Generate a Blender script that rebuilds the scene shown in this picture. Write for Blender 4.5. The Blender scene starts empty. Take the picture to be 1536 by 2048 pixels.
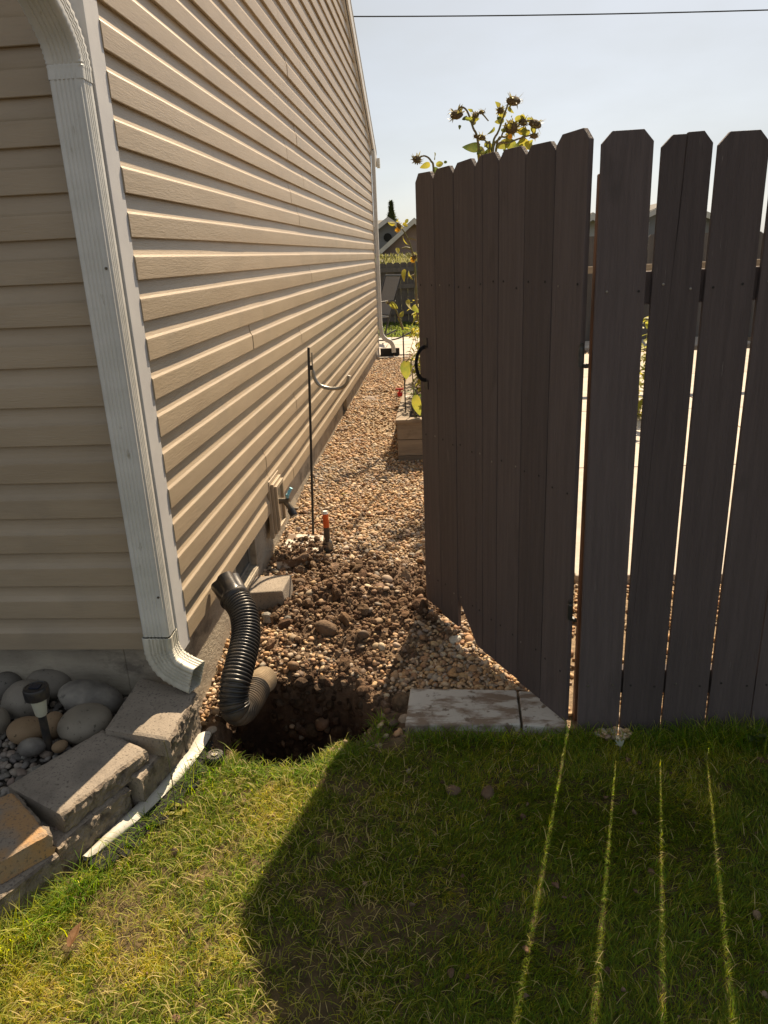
import bpy, math, random
import numpy as np
from mathutils import Matrix, Vector
random.seed(7); rng = np.random.default_rng(7)
S = bpy.context.scene
COL = S.collection
PI = math.pi

# ------------------------------------------------------------------ camera
F = 1480.0; H = 1.55
_Y = np.array([112., -518., F]); _Z = -np.array([197., 4271.166, 1480.])
AY = _Y/np.linalg.norm(_Y); AZ = _Z/np.linalg.norm(_Z); AX = np.cross(AY, AZ)
cam = bpy.data.cameras.new('camera'); co = bpy.data.objects.new('camera', cam); COL.objects.link(co)
cam.sensor_fit = 'VERTICAL'; cam.sensor_height = 24; cam.sensor_width = 18
cam.lens = 24*F/2048; cam.clip_start = .02; cam.clip_end = 2000
R = Matrix(((AX[0], -AX[1], -AX[2]), (AY[0], -AY[1], -AY[2]), (AZ[0], -AZ[1], -AZ[2])))
co.matrix_world = Matrix.Translation((0, 0, H)) @ R.to_4x4()
S.camera = co

# ------------------------------------------------------------------ light
SUN_EL = math.radians(46.5); SUN_AZ = math.radians(15.0)      # azimuth clockwise from +Y
w = bpy.data.worlds.new('World'); S.world = w; w.use_nodes = True
nt = w.node_tree; nt.nodes.clear()
sky = nt.nodes.new('ShaderNodeTexSky'); sky.sky_type = 'NISHITA'; sky.sun_disc = False
sky.sun_elevation = SUN_EL; sky.sun_rotation = SUN_AZ; sky.air_density = 1.0; sky.dust_density = 2.4; sky.ozone_density = 1.2; sky.altitude = 800
tc = nt.nodes.new('ShaderNodeTexCoord'); mp = nt.nodes.new('ShaderNodeMapping'); mp.inputs['Scale'].default_value = (1.2, 1.2, 3.2)
nz = nt.nodes.new('ShaderNodeTexNoise'); nz.inputs['Scale'].default_value = 1.7; nz.inputs['Detail'].default_value = 5; nz.inputs['Roughness'].default_value = .55
rp = nt.nodes.new('ShaderNodeValToRGB'); rp.color_ramp.elements[0].position = .33; rp.color_ramp.elements[0].color = (.15, .15, .15, 1); rp.color_ramp.elements[1].position = .72; rp.color_ramp.elements[1].color = (.75, .75, .75, 1)
mx = nt.nodes.new('ShaderNodeMix'); mx.data_type = 'RGBA'; mx.inputs['B'].default_value = (5.9, 6.1, 6.1, 1)
bg = nt.nodes.new('ShaderNodeBackground'); bg.inputs['Strength'].default_value = .048
ow = nt.nodes.new('ShaderNodeOutputWorld')
L = nt.links.new
L(tc.outputs['Generated'], mp.inputs[0]); L(mp.outputs[0], nz.inputs['Vector']); L(nz.outputs['Fac'], rp.inputs[0])
L(rp.outputs[0], mx.inputs['Factor']); hsv = nt.nodes.new('ShaderNodeHueSaturation'); hsv.inputs['Saturation'].default_value = .52; L(sky.outputs[0], hsv.inputs['Color']); L(hsv.outputs[0], mx.inputs['A']); L(mx.outputs['Result'], bg.inputs[0]); L(bg.outputs[0], ow.inputs[0])
sd = bpy.data.lights.new('sun', 'SUN'); sd.energy = 5.0; sd.angle = math.radians(.55); sd.color = (1.0, .80, .56)
so = bpy.data.objects.new('sun', sd); COL.objects.link(so); so.location = (3, 10, 12)
sdir = Vector((math.sin(SUN_AZ)*math.cos(SUN_EL), math.cos(SUN_AZ)*math.cos(SUN_EL), math.sin(SUN_EL)))
so.rotation_euler = sdir.to_track_quat('Z', 'Y').to_euler()
S.view_settings.view_transform = 'Standard'; S.view_settings.look = 'None'
S.view_settings.exposure = 1.15; S.view_settings.gamma = 1; S.view_settings.use_curve_mapping = False
S.cycles.max_bounces = 6; S.cycles.diffuse_bounces = 4; S.cycles.transparent_max_bounces = 8
S.cycles.sample_clamp_indirect = 6

# ------------------------------------------------------------------ helpers
def at(px, py, x=None, y=None, z=None):
    """a point of the place, from where it shows in the 1536x2048 photograph and one known coordinate"""
    r = np.array([px-768., py-1024., F]); r = np.array([r@AX, r@AY, r@AZ])
    t = x/r[0] if x is not None else (y/r[1] if y is not None else (z-H)/r[2])
    p = r*t; p[2] += H
    return p

def atd(px, py, d):
    r = np.array([px-768., py-1024., F])*d/F
    return np.array([r@AX, r@AY, r@AZ+H])

def hsh(ix, iy, s):
    h = (ix.astype(np.int64)*374761393 + iy.astype(np.int64)*668265263 + s*1274126177) & 0x7fffffff
    h = ((h ^ (h >> 13))*1274126177) & 0x7fffffff
    return ((h ^ (h >> 16)) & 0xffff)/65535.0
def vn(x, y, s=0):
    x = np.asarray(x, float); y = np.asarray(y, float)
    ix = np.floor(x); iy = np.floor(y); fx = x-ix; fy = y-iy
    fx = fx*fx*(3-2*fx); fy = fy*fy*(3-2*fy)
    a = hsh(ix, iy, s); b = hsh(ix+1, iy, s); c = hsh(ix, iy+1, s); d = hsh(ix+1, iy+1, s)
    return (a*(1-fx)+b*fx)*(1-fy)+(c*(1-fx)+d*fx)*fy
def fbm(x, y, s=0, o=4):
    r = 0; a = .5; t = 0
    for k in range(o):
        r = r+a*vn(x*2**k, y*2**k, s+k*17); t += a; a *= .55
    return r/t
def ss(a, b, x):
    t = np.clip((np.asarray(x, float)-a)/(b-a), 0, 1); return t*t*(3-2*t)

def wm(o):
    m = o.matrix_basis
    if o.parent: m = wm(o.parent) @ o.matrix_parent_inverse @ m
    return m
def adopt(o, parent):
    o.parent = parent; o.matrix_parent_inverse = wm(parent).inverted()
def props(o, label=None, cat=None, group=None, kind=None):
    if label: o['label'] = label
    if cat: o['category'] = cat
    if group: o['group'] = group
    if kind: o['kind'] = kind
    return o
def thing(name, loc, label, cat, group=None):
    o = bpy.data.objects.new(name, None); o.empty_display_size = .1; COL.objects.link(o); o.location = loc
    return props(o, label, cat, group)
def link(name, me, m, parent=None, mat=None, smooth=False):
    if m: me.materials.append(m)
    if smooth: me.polygons.foreach_set('use_smooth', np.ones(len(me.polygons), bool))
    o = bpy.data.objects.new(name, me); COL.objects.link(o)
    if mat is not None: o.matrix_basis = mat
    if parent: adopt(o, parent)
    return o
def bigmesh(name, V, Fc, m, attr=None, smooth=True, parent=None):
    """V (n,3), Fc (k,3|4) arrays -> mesh object, fast; attr = per-vertex rgb"""
    me = bpy.data.meshes.new(name); n = Fc.shape[1]
    me.vertices.add(len(V)); me.vertices.foreach_set('co', np.ascontiguousarray(V, np.float32).ravel())
    me.loops.add(Fc.size); me.loops.foreach_set('vertex_index', np.ascontiguousarray(Fc, np.int32).ravel())
    me.polygons.add(len(Fc)); me.polygons.foreach_set('loop_start', np.arange(0, Fc.size, n, dtype=np.int32))
    me.polygons.foreach_set('use_smooth', np.full(len(Fc), smooth))
    if attr is not None:
        for an, arr in attr.items():
            a = me.attributes.new(an, 'FLOAT_COLOR', 'POINT')
            c = np.ones((len(V), 4), np.float32); c[:, :3] = arr; a.data.foreach_set('color', c.ravel())
    me.update(); me.validate()
    return link(name, me, m, parent)

class MB:
    def __init__(s): s.v = []; s.f = []
    def quad(s, a, b, c, d): i = len(s.v); s.v += [tuple(a), tuple(b), tuple(c), tuple(d)]; s.f.append((i, i+1, i+2, i+3)); return s
    def box(s, a, b, M=None):
        i = len(s.v)
        for z in (a[2], b[2]):
            for x, y in ((a[0], a[1]), (b[0], a[1]), (b[0], b[1]), (a[0], b[1])):
                p = Vector((x, y, z)); s.v.append(tuple(M @ p if M else p))
        s.f += [tuple(i+k for k in q) for q in ((3, 2, 1, 0), (4, 5, 6, 7), (0, 1, 5, 4), (1, 2, 6, 5), (2, 3, 7, 6), (3, 0, 4, 7))]
        return s
    def prism(s, poly, d, M=None):
        """poly: 3d points of one face (ccw seen from outside, opposite d); d: extrude vector"""
        i = len(s.v); n = len(poly)
        P = [Vector(p) for p in poly]; Q = [p+Vector(d) for p in P]
        for p in P+Q: s.v.append(tuple(M @ p if M else p))
        s.f.append(tuple(i+k for k in range(n))); s.f.append(tuple(i+n+k for k in reversed(range(n))))
        for k in range(n): s.f.append((i+k, i+n+k, i+n+(k+1) % n, i+(k+1) % n))
        return s
    def sweep(s, path, prof, up=(0, 0, 1), cap=True, scale=None):
        """prof: list of (a,b) in the frame (side, up') carried along the path"""
        P = [Vector(p) for p in path]; n = len(prof); base = len(s.v); upv = Vector(up)
        for k, p in enumerate(P):
            t = (P[min(k+1, len(P)-1)]-P[max(k-1, 0)]).normalized()
            if abs(t.dot(upv)) > .95 and k == 0: upv = Vector((0, 1, 0)) if abs(t.y) < .9 else Vector((1, 0, 0))
            sd_ = t.cross(upv)
            if sd_.length < 1e-4: sd_ = t.orthogonal()
            sd_.normalize(); u2 = sd_.cross(t).normalized(); upv = u2
            sc = scale[k] if scale is not None else 1
            for a, b in prof: s.v.append(tuple(p+sd_*a*sc+u2*b*sc))
        for k in range(len(P)-1):
            for j in range(n):
                a = base+k*n+j; b = base+k*n+(j+1) % n
                s.f.append((a, b, b+n, a+n))
        if cap:
            s.f.append(tuple(base+j for j in reversed(range(n)))); s.f.append(tuple(base+(len(P)-1)*n+j for j in range(n)))
        return s
    def tube(s, path, r, n=8, cap=True):
        rs = r if hasattr(r, '__len__') else [r]*len(path)
        return s.sweep(path, [(math.cos(2*PI*j/n), math.sin(2*PI*j/n)) for j in range(n)], cap=cap, scale=rs, up=(.13, .21, .97))
    def lathe(s, prof, c=(0, 0, 0), n=20, M=None):
        i = len(s.v)
        for r, z in prof:
            for j in range(n):
                p = Vector((c[0]+r*math.cos(2*PI*j/n), c[1]+r*math.sin(2*PI*j/n), c[2]+z)); s.v.append(tuple(M @ p if M else p))
        for k in range(len(prof)-1):
            for j in range(n):
                a = i+k*n+j; b = i+k*n+(j+1) % n; s.f.append((a, b, b+n, a+n))
        s.f.append(tuple(i+j for j in reversed(range(n)))); s.f.append(tuple(i+(len(prof)-1)*n+j for j in range(n)))
        return s
    def build(s, name, m, parent=None, smooth=False, mat=None, bevel=0, label=None):
        me = bpy.data.meshes.new(name); me.from_pydata(s.v, [], s.f); me.update()
        o = link(name, me, m, parent, mat, smooth)
        if bevel:
            b = o.modifiers.new('bevel', 'BEVEL'); b.width = bevel; b.segments = 2; b.limit_method = 'ANGLE'; b.angle_limit = .6
        if smooth and len(s.f) > 8:
            md = o.modifiers.new('es', 'EDGE_SPLIT'); md.split_angle = .75
        if label: o['label'] = label
        return o
def bez(pts, n=12):
    """Catmull-Rom through points"""
    P = [Vector(p) for p in pts]; P = [P[0]*2-P[1]]+P+[P[-1]*2-P[-2]]; out = []
    for k in range(1, len(P)-2):
        for i in range(n):
            t = i/n; a, b, c, d = P[k-1:k+3]
            out.append(.5*((2*b)+(c-a)*t+(2*a-5*b+4*c-d)*t*t+(3*b-a-3*c+d)*t**3))
    out.append(P[-2]); return out

# ------------------------------------------------------------------ materials
def newmat(name):
    m = bpy.data.materials.new(name); m.use_nodes = True; nt = m.node_tree
    b = nt.nodes['Principled BSDF']; return m, nt, b
def mat(name, c, rough=.7, c2=None, scale=8, stretch=(1, 1, 1), detail=5, lo=.35, hi=.65, bump=0, bscale=None, bstretch=None, bdist=.01, metal=0, spec=.4, stain=None, spots=None, rnd=0):
    m, nt, b = newmat(name); N = nt.nodes.new; Lk = nt.links.new
    b.inputs['Roughness'].default_value = rough; b.inputs['Metallic'].default_value = metal; b.inputs['Specular IOR Level'].default_value = spec
    b.inputs['Base Color'].default_value = (*c, 1)
    tc = N('ShaderNodeTexCoord'); oi = N('ShaderNodeObjectInfo')
    vm = N('ShaderNodeVectorMath'); vm.operation = 'MULTIPLY_ADD'
    cx = N('ShaderNodeCombineXYZ'); Lk(oi.outputs['Random'], cx.inputs[0]); Lk(oi.outputs['Random'], cx.inputs[1]); Lk(oi.outputs['Random'], cx.inputs[2])
    Lk(cx.outputs[0], vm.inputs[0]); vm.inputs[1].default_value = (17, 23, 31) if rnd is not None else (0, 0, 0); Lk(tc.outputs['Object'], vm.inputs[2])
    out = None
    def noise(sc, st, det=5, r=.55):
        mp = N('ShaderNodeMapping'); mp.inputs['Scale'].default_value = st; Lk(vm.outputs[0], mp.inputs[0])
        n = N('ShaderNodeTexNoise'); n.inputs['Scale'].default_value = sc; n.inputs['Detail'].default_value = det; n.inputs['Roughness'].default_value = r
        Lk(mp.outputs[0], n.inputs['Vector']); return n
    col = None
    if c2:
        n = noise(scale, stretch, detail)
        r = N('ShaderNodeValToRGB'); r.color_ramp.elements[0].position = lo; r.color_ramp.elements[1].position = hi
        r.color_ramp.elements[0].color = (*c, 1); r.color_ramp.elements[1].color = (*c2, 1)
        Lk(n.outputs['Fac'], r.inputs[0]); col = r.outputs[0]
    for st_ in (stain, spots):
        if st_:
            sc_, sst, slo, shi, scol = st_
            n = noise(sc_, sst, 6, .6)
            r = N('ShaderNodeValToRGB'); r.color_ramp.elements[0].position = slo; r.color_ramp.elements[1].position = shi
            Lk(n.outputs['Fac'], r.inputs[0])
            mx = N('ShaderNodeMix'); mx.data_type = 'RGBA'; Lk(r.outputs[0], mx.inputs['Factor'])
            if col: Lk(col, mx.inputs['A'])
            else: mx.inputs['A'].default_value = (*c, 1)
            mx.inputs['B'].default_value = (*scol, 1); col = mx.outputs['Result']
    if rnd:
        hs = N('ShaderNodeHueSaturation'); mr = N('ShaderNodeMapRange'); Lk(oi.outputs['Random'], mr.inputs[0]); mr.inputs[3].default_value = 1-rnd; mr.inputs[4].default_value = 1+rnd
        Lk(mr.outputs[0], hs.inputs['Value'])
        if col: Lk(col, hs.inputs['Color'])
        else: hs.inputs['Color'].default_value = (*c, 1)
        col = hs.outputs[0]
    if col: Lk(col, b.inputs['Base Color'])
    if bump:
        n = noise(bscale or scale*4, bstretch or stretch, 6, .6)
        bp = N('ShaderNodeBump'); bp.inputs['Strength'].default_value = bump; bp.inputs['Distance'].default_value = bdist
        Lk(n.outputs['Fac'], bp.inputs['Height']); Lk(bp.outputs[0], b.inputs['Normal'])
    return m
def attrmat(name, rough=.8, bump=0, bscale=200, transl=0, spec=.3, mul=None, bdist=.004):
    m, nt, b = newmat(name); N = nt.nodes.new; Lk = nt.links.new
    a = N('ShaderNodeAttribute'); a.attribute_name = 'col'; col = a.outputs['Color']
    b.inputs['Roughness'].default_value = rough; b.inputs['Specular IOR Level'].default_value = spec
    tc = N('ShaderNodeTexCoord')
    if mul:
        n = N('ShaderNodeTexNoise'); n.inputs['Scale'].default_value = mul[0]; n.inputs['Detail'].default_value = 5; Lk(tc.outputs['Object'], n.inputs['Vector'])
        mr = N('ShaderNodeMapRange'); Lk(n.outputs['Fac'], mr.inputs[0]); mr.inputs[1].default_value = .3; mr.inputs[2].default_value = .7; mr.inputs[3].default_value = mul[1]; mr.inputs[4].default_value = mul[2]
        vm = N('ShaderNodeVectorMath'); vm.operation = 'SCALE'; Lk(col, vm.inputs[0]); Lk(mr.outputs[0], vm.inputs['Scale']); col = vm.outputs[0]
    Lk(col, b.inputs['Base Color'])
    if bump:
        n = N('ShaderNodeTexNoise'); n.inputs['Scale'].default_value = bscale; n.inputs['Detail'].default_value = 6; n.inputs['Roughness'].default_value = .65; Lk(tc.outputs['Object'], n.inputs['Vector'])
        bp = N('ShaderNodeBump'); bp.inputs['Strength'].default_value = bump; bp.inputs['Distance'].default_value = bdist; Lk(n.outputs['Fac'], bp.inputs['Height']); Lk(bp.outputs[0], b.inputs['Normal'])
    if transl:
        t = N('ShaderNodeBsdfTranslucent'); hs = N('ShaderNodeHueSaturation'); hs.inputs['Saturation'].default_value = 1.15; hs.inputs['Value'].default_value = 2.0; Lk(a.outputs['Color'], hs.inputs['Color']); Lk(hs.outputs[0], t.inputs['Color'])
        ms = N('ShaderNodeMixShader'); ms.inputs[0].default_value = transl; Lk(b.outputs[0], ms.inputs[1]); Lk(t.outputs[0], ms.inputs[2])
        Lk(ms.outputs[0], nt.nodes['Material Output'].inputs[0])
    return m
def leafmat(name, c, c2, transl=.4, sc=14):
    m = mat(name, c, .55, c2, scale=sc, bump=.3, bscale=60, bdist=.003)
    nt = m.node_tree; b = nt.nodes['Principled BSDF']; N = nt.nodes.new
    t = N('ShaderNodeBsdfTranslucent'); src = b.inputs['Base Color'].links[0].from_socket; hs = N('ShaderNodeHueSaturation'); hs.inputs['Value'].default_value = 1.6; nt.links.new(src, hs.inputs['Color']); nt.links.new(hs.outputs[0], t.inputs['Color'])
    ms = N('ShaderNodeMixShader'); ms.inputs[0].default_value = transl; nt.links.new(b.outputs[0], ms.inputs[1]); nt.links.new(t.outputs[0], ms.inputs[2]); nt.links.new(ms.outputs[0], nt.nodes['Material Output'].inputs[0])
    return m

M = {}
M['siding'] = mat('vinyl_siding', (.33, .262, .18), .42, (.37, .298, .21), scale=3, stretch=(1, 1, 5), bump=.35, bscale=30, bstretch=(.8, 3, 7), bdist=.0035, spec=.5, rnd=.03,
                  stain=(2.6, (1, 1, 1.2), .55, .85, (.27, .225, .165)))
M['trim'] = mat('white_vinyl_trim', (.57, .57, .57), .5, (.50, .50, .51), scale=6, bump=.25, bscale=260, bdist=.0015, spec=.3)
M['alu'] = mat('white_painted_aluminium', (.60, .60, .575), .35, (.51, .51, .48), scale=5, stretch=(1, 1, 2), bump=.08, bscale=30, spec=.5,
               stain=(26, (1, 1, .35), .66, .74, (.34, .32, .27)))
M['alud'] = mat('dirty_white_aluminium', (.60, .59, .53), .4, (.42, .41, .35), scale=16, stretch=(1, 1, .6), bump=.1, bscale=40, stain=(34, (1, 1, 1), .62, .72, (.32, .29, .23)))
M['conc'] = mat('foundation_concrete', (.27, .235, .185), .9, (.39, .345, .27), scale=5, stretch=(1, 1, 2), bump=.5, bscale=45, bdist=.01, stain=(6, (1, 1, 1.6), .54, .68, (.17, .145, .115)),
                spots=(38, (1, 1, 1), .70, .74, (.12, .10, .08)))
M['fence'] = mat('dark_brown_painted_wood', (.088, .072, .071), .78, (.108, .088, .086), scale=6, stretch=(12, 12, .5), bump=1.0, bscale=26, bstretch=(8, 8, .45), bdist=.006, spec=.25, rnd=.17,
                 stain=(8, (34, 34, .9), .70, .73, (.26, .235, .215)), spots=(6, (1, 1, .4), .60, .80, (.055, .047, .046)))
M['post'] = mat('brown_stained_cedar_post', (.16, .075, .035), .7, (.11, .055, .03), scale=5, stretch=(6, 6, .5), bump=.4, bscale=20, bstretch=(6, 6, .4), bdist=.003)
M['greywood'] = mat('weathered_grey_wood', (.12, .112, .105), .85, (.085, .08, .075), scale=3, stretch=(5, 5, .6), bump=.5, bscale=20, bstretch=(6, 6, .5), rnd=.18)
M['bedwood'] = mat('weathered_planter_wood', (.27, .22, .16), .85, (.19, .15, .11), scale=5, stretch=(.6, 6, 6), bump=.5, bscale=22, bstretch=(.6, 6, 6), bdist=.004, rnd=.12, stain=(5, (1, 1, 1), .60, .72, (.12, .095, .07)))
M['block'] = mat('moulded_concrete_block', (.24, .205, .165), .95, (.31, .265, .215), scale=7, bump=.7, bscale=210, bdist=.0035, stain=(120, (1, 1, 1), .55, .66, (.13, .11, .09)), spots=(6, (1, 1, 1), .52, .74, (.17, .145, .12)), rnd=.06)
M['blockr'] = mat('rust_stained_concrete_block', (.25, .21, .165), .95, (.36, .215, .10), scale=9, lo=.42, hi=.62, bump=.7, bscale=210, bdist=.0035, stain=(120, (1, 1, 1), .55, .66, (.14, .11, .085)))
M['rough'] = mat('split_face_concrete', (.15, .125, .10), .97, (.26, .215, .165), scale=18, bump=1.0, bscale=70, bdist=.01, stain=(24, (1, 1, 1), .50, .66, (.07, .055, .045)))
M['pale'] = mat('pale_concrete_slab', (.50, .48, .44), .9, (.42, .40, .36), scale=4, bump=.4, bscale=60, bdist=.006, stain=(9, (.8, 2.2, 1), .46, .57, (.21, .16, .12)), spots=(22, (1, 1, 1), .58, .66, (.16, .125, .095)))
M['pavd'] = mat('dirt_strewn_concrete', (.52, .48, .41), .9, (.44, .40, .34), scale=4, bump=.4, bscale=60, bdist=.006, stain=(14, (1, 1, 1), .47, .53, (.15, .10, .065)), spots=(46, (1, 1, 1), .62, .66, (.10, .07, .045)))
M['plastic'] = mat('white_plastic_edging', (.52, .51, .46), .5, (.36, .34, .29), scale=9, bump=.2, bscale=40, stain=(16, (1, 1, 1), .66, .72, (.25, .21, .16)))
M['fabric'] = mat('black_landscape_fabric', (.012, .012, .012), .95, bump=.4, bscale=90)
M['black'] = mat('black_plastic', (.016, .016, .018), .33, (.03, .029, .028), scale=12, bump=.1, bscale=30, spec=.5, stain=(12, (1, 1, 1), .50, .75, (.085, .066, .047)))
M['dusty'] = mat('dusty_black_plastic', (.035, .03, .026), .7, (.15, .11, .07), scale=7, lo=.42, hi=.68, bump=.2, bscale=60)
M['sandy'] = mat('sand_coated_corrugated_plastic', (.42, .33, .22), .85, (.30, .23, .15), scale=18, bump=.3, bscale=80)
M['blackmetal'] = mat('black_painted_metal', (.014, .014, .015), .4, bump=.05, bscale=60, spec=.5)
M['steel'] = mat('dull_grey_steel', (.30, .29, .26), .38, (.20, .19, .17), scale=20, metal=.8, bump=.1, bscale=60)
M['hinge'] = mat('worn_black_hinge', (.045, .047, .047), .4, (.12, .12, .115), scale=60, metal=.6, lo=.5, hi=.8)
M['scrap'] = mat('grey_woven_fabric', (.16, .13, .115), .9, (.22, .17, .14), scale=20, bump=.5, bscale=120, stain=(14, (1, 1, 1), .5, .6, (.26, .19, .12)))
M['orange'] = mat('orange_plastic', (.75, .13, .02), .4, (.60, .10, .02), scale=20)
M['white'] = mat('white_plastic', (.75, .74, .70), .4, (.66, .65, .6), scale=12)
M['blue'] = mat('pale_blue_metal', (.16, .42, .55), .4, (.22, .50, .60), scale=20)
M['red'] = mat('red_plastic', (.55, .02, .015), .4, (.42, .02, .015), scale=12)
M['brass'] = mat('weathered_brass', (.16, .13, .09), .45, (.08, .07, .06), scale=30, metal=.5)
M['dark'] = mat('dark_void', (.02, .019, .017), .9, (.03, .028, .025), scale=5)
M['ventg'] = mat('grey_vent_metal', (.20, .20, .19), .5, (.13, .13, .125), scale=20, metal=.3)
M['shingle'] = mat('grey_asphalt_shingle', (.10, .095, .088), .9, (.14, .133, .125), scale=6, stretch=(1, 4, 4), bump=.5, bscale=30)
M['soil'] = mat('planter_soil', (.07, .045, .03), .97, (.11, .075, .05), scale=14, bump=1, bscale=30, bdist=.02)
M['stem'] = mat('sunflower_stem', (.13, .14, .05), .7, (.17, .12, .07), scale=14, bump=.3, bscale=80)
M['leaf'] = leafmat('sunflower_leaf', (.16, .19, .035), (.30, .27, .04), .45)
M['leafy'] = leafmat('yellowing_leaf', (.34, .28, .03), (.22, .22, .04), .45)
M['leafd'] = leafmat('dark_green_leaf', (.06, .095, .025), (.12, .14, .035), .35)
M['seed'] = mat('dry_seed_head', (.07, .05, .03), .95, (.14, .105, .05), scale=40, bump=1, bscale=160, bdist=.006)
M['bract'] = leafmat('dry_bract', (.16, .13, .045), (.24, .22, .06), .35, 30); _ = mat('bract_under', (.11, .085, .035), .9, (.16, .14, .045), scale=30)
M['petal'] = leafmat('yellow_petal', (.75, .40, .02), (.85, .55, .05), .3)
M['bloom'] = leafmat('white_petal', (.72, .70, .60), (.80, .78, .70), .3)
M['fabricgrey'] = mat('grey_sling_fabric', (.13, .13, .13), .8, (.16, .16, .155), scale=60)
M['far1'] = mat('grey_house_siding', (.24, .24, .245), .8, (.20, .20, .205), scale=.6, stretch=(.3, 1, 6), bump=.3, bscale=5)
M['far2'] = mat('pinkish_brown_house_siding', (.30, .22, .19), .8, (.26, .19, .165), scale=.6, stretch=(.3, 1, 6), bump=.3, bscale=5)
M['far3'] = mat('pale_house_siding', (.50, .50, .49), .8, (.42, .42, .41), scale=.6, stretch=(.3, 1, 6), bump=.3, bscale=5)
M['fartrim'] = mat('pale_fascia', (.55, .53, .50), .6, (.48, .46, .44), scale=3)
M['cone'] = leafmat('poplar_leaves', (.06, .085, .04), (.11, .125, .06), .3, 2)
M['bark'] = mat('bark', (.10, .075, .05), .9, (.06, .045, .03), scale=9, bump=.8)
M['wire'] = mat('cable_rubber', (.02, .02, .022), .6, (.03, .03, .03), scale=9)
M['lens'] = mat('frosted_lens', (.50, .50, .40), .25, (.58, .58, .46), scale=9)
M['solar'] = mat('solar_cell', (.012, .016, .03), .2, (.02, .024, .04), scale=30)
M['paver'] = mat('patio_paver', (.46, .42, .37), .9, (.38, .34, .29), scale=7, bump=.4, bscale=40, rnd=.12)
M['brownleaf'] = leafmat('dry_brown_leaf', (.20, .10, .04), (.28, .16, .07), .2, 40)

# ------------------------------------------------------------------ ground
HC = (-.555, 2.245); HRX, HRY = .275, .262
def holed(x, y):
    a = np.arctan2(y-HC[1], x-HC[0])
    wob = 1+.09*np.sin(3*a+.6)+.05*np.sin(5*a+2.0)+.03*np.sin(9*a)
    return np.sqrt(((x-HC[0])/HRX)**2+((y-HC[1])/HRY)**2)/wob          # <1 inside
WALL = [(-.91, 2.26), (-.865, 2.12), (-.90, 1.80), (-1.02, 1.52), (-1.06, 1.44), (-1.17, 1.25), (-1.30, 1.02), (-1.6, .5), (-2.0, -.2)]   # face of the block wall on the ground
def wallx(y):
    ys = [p[1] for p in WALL][::-1]; xs = [p[0] for p in WALL][::-1]
    return np.interp(y, ys, xs)
def dirtmask(x, y):
    n = (fbm(x*5, y*5, 3)-.5)*.9
    a = 1-ss(.75, 1.25, np.sqrt(((x+.47)/.56)**2+((y-3.18)/.56)**2)+n)
    b = 1-ss(.8, 1.2, np.sqrt(((x+.50)/.40)**2+((y-2.68)/.24)**2)+n*1.1)*1
    c = 1-ss(1.1, 1.7, holed(x, y)+n*.8)
    e = 1-ss(.7, 1.2, np.sqrt(((x+.25)/.15)**2+((y-2.25)/.15)**2)+n*.6)
    return np.clip(np.maximum(np.maximum(a, b*.72), np.maximum(c, e)), 0, 1)
def base_z(x, y):
    z = np.interp(y, [-50, 2.2, 3.6, 4.6, 5.7, 10.7, 17.5, 19, 33, 60, 400], [0, 0, .005, .080, .100, .13, .10, .2, 1.42, 1.5, 1.5])
    z = z-.075*ss(-.80, -.93, x)*np.exp(-((y-2.3)/.32)**2)
    right = ss(-.1, .6, x)
    z2 = np.interp(y, [-50, 2.2, 4, 5.5, 10, 17.5, 19, 33, 60, 400], [0, 0, .04, .09, .13, .10, .2, 1.42, 1.5, 1.5])
    z = z*(1-right)+z2*right
    bed = (x < wallx(y)-.04) & (y < 2.25)
    z = np.where(bed, .085, z)
    return z
def gz(x, y, detail=True):
    x = np.asarray(x, float); y = np.asarray(y, float)
    z = base_z(x, y)
    dm = dirtmask(x, y)
    z = z+.085*np.exp(-(((x+.42)/.40)**2+((y-3.2)/.38)**2))+.025*np.exp(-(((x+.16)/.2)**2+((y-2.75)/.2)**2))
    lawn = (y < 2.1)
    z = z+np.where(lawn, (fbm(x*2.2, y*2.2, 9)-.5)*.02, (fbm(x*3, y*3, 12)-.5)*.02)
    if detail:
        z = z+dm*((fbm(x*8, y*8, 21)-.5)*.085+(fbm(x*34, y*34, 31)-.5)*.035)*np.where(lawn, .35, 1)
    z = z-.035*np.exp(-(((x+.27)/.10)**2+((y-2.25)/.11)**2))
    h = holed(x, y)
    d = ss(1.03, .80, h)
    z = z-d*(.335+.12*(fbm(x*9, y*9, 5)-.5))
    wall_r = (fbm(x*26, y*26, 41)-.5)*.05*np.exp(-((h-.95)/.14)**2)
    z = z+wall_r
    slab = ss(-.22, -.16, x)*ss(.46, .40, x)*ss(2.06, 2.12, y)*ss(2.44, 2.38, y)
    return z*(1-slab)+np.minimum(z, .012)*slab
def axis(segs):
    out = []
    for a, b, st in segs: out += list(np.arange(a, b, st))
    return np.array(out)
gx = axis([(-120, -20, 10), (-20, -4, 1.0), (-4, -1.5, .12), (-1.5, -.95, .03), (-.95, .25, .0115), (.25, 1.6, .035), (1.6, 5, .2), (5, 20, 1.2), (20, 125, 10)])
gy = axis([(-30, -2, 4), (-2, .4, .2), (.4, 1.9, .035), (1.9, 3.75, .0115), (3.75, 6, .035), (6, 12, .1), (12, 20, .4), (20, 60, 2), (60, 400, 20)])
GX, GY = np.meshgrid(gx, gy)
GZ = gz(GX, GY)
V = np.stack([GX, GY, GZ], -1).reshape(-1, 3)
nx, ny = len(gx), len(gy)
idx = np.arange(nx*ny).reshape(ny, nx)
Fq = np.stack([idx[:-1, :-1], idx[:-1, 1:], idx[1:, 1:], idx[1:, :-1]], -1).reshape(-1, 4)
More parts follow.
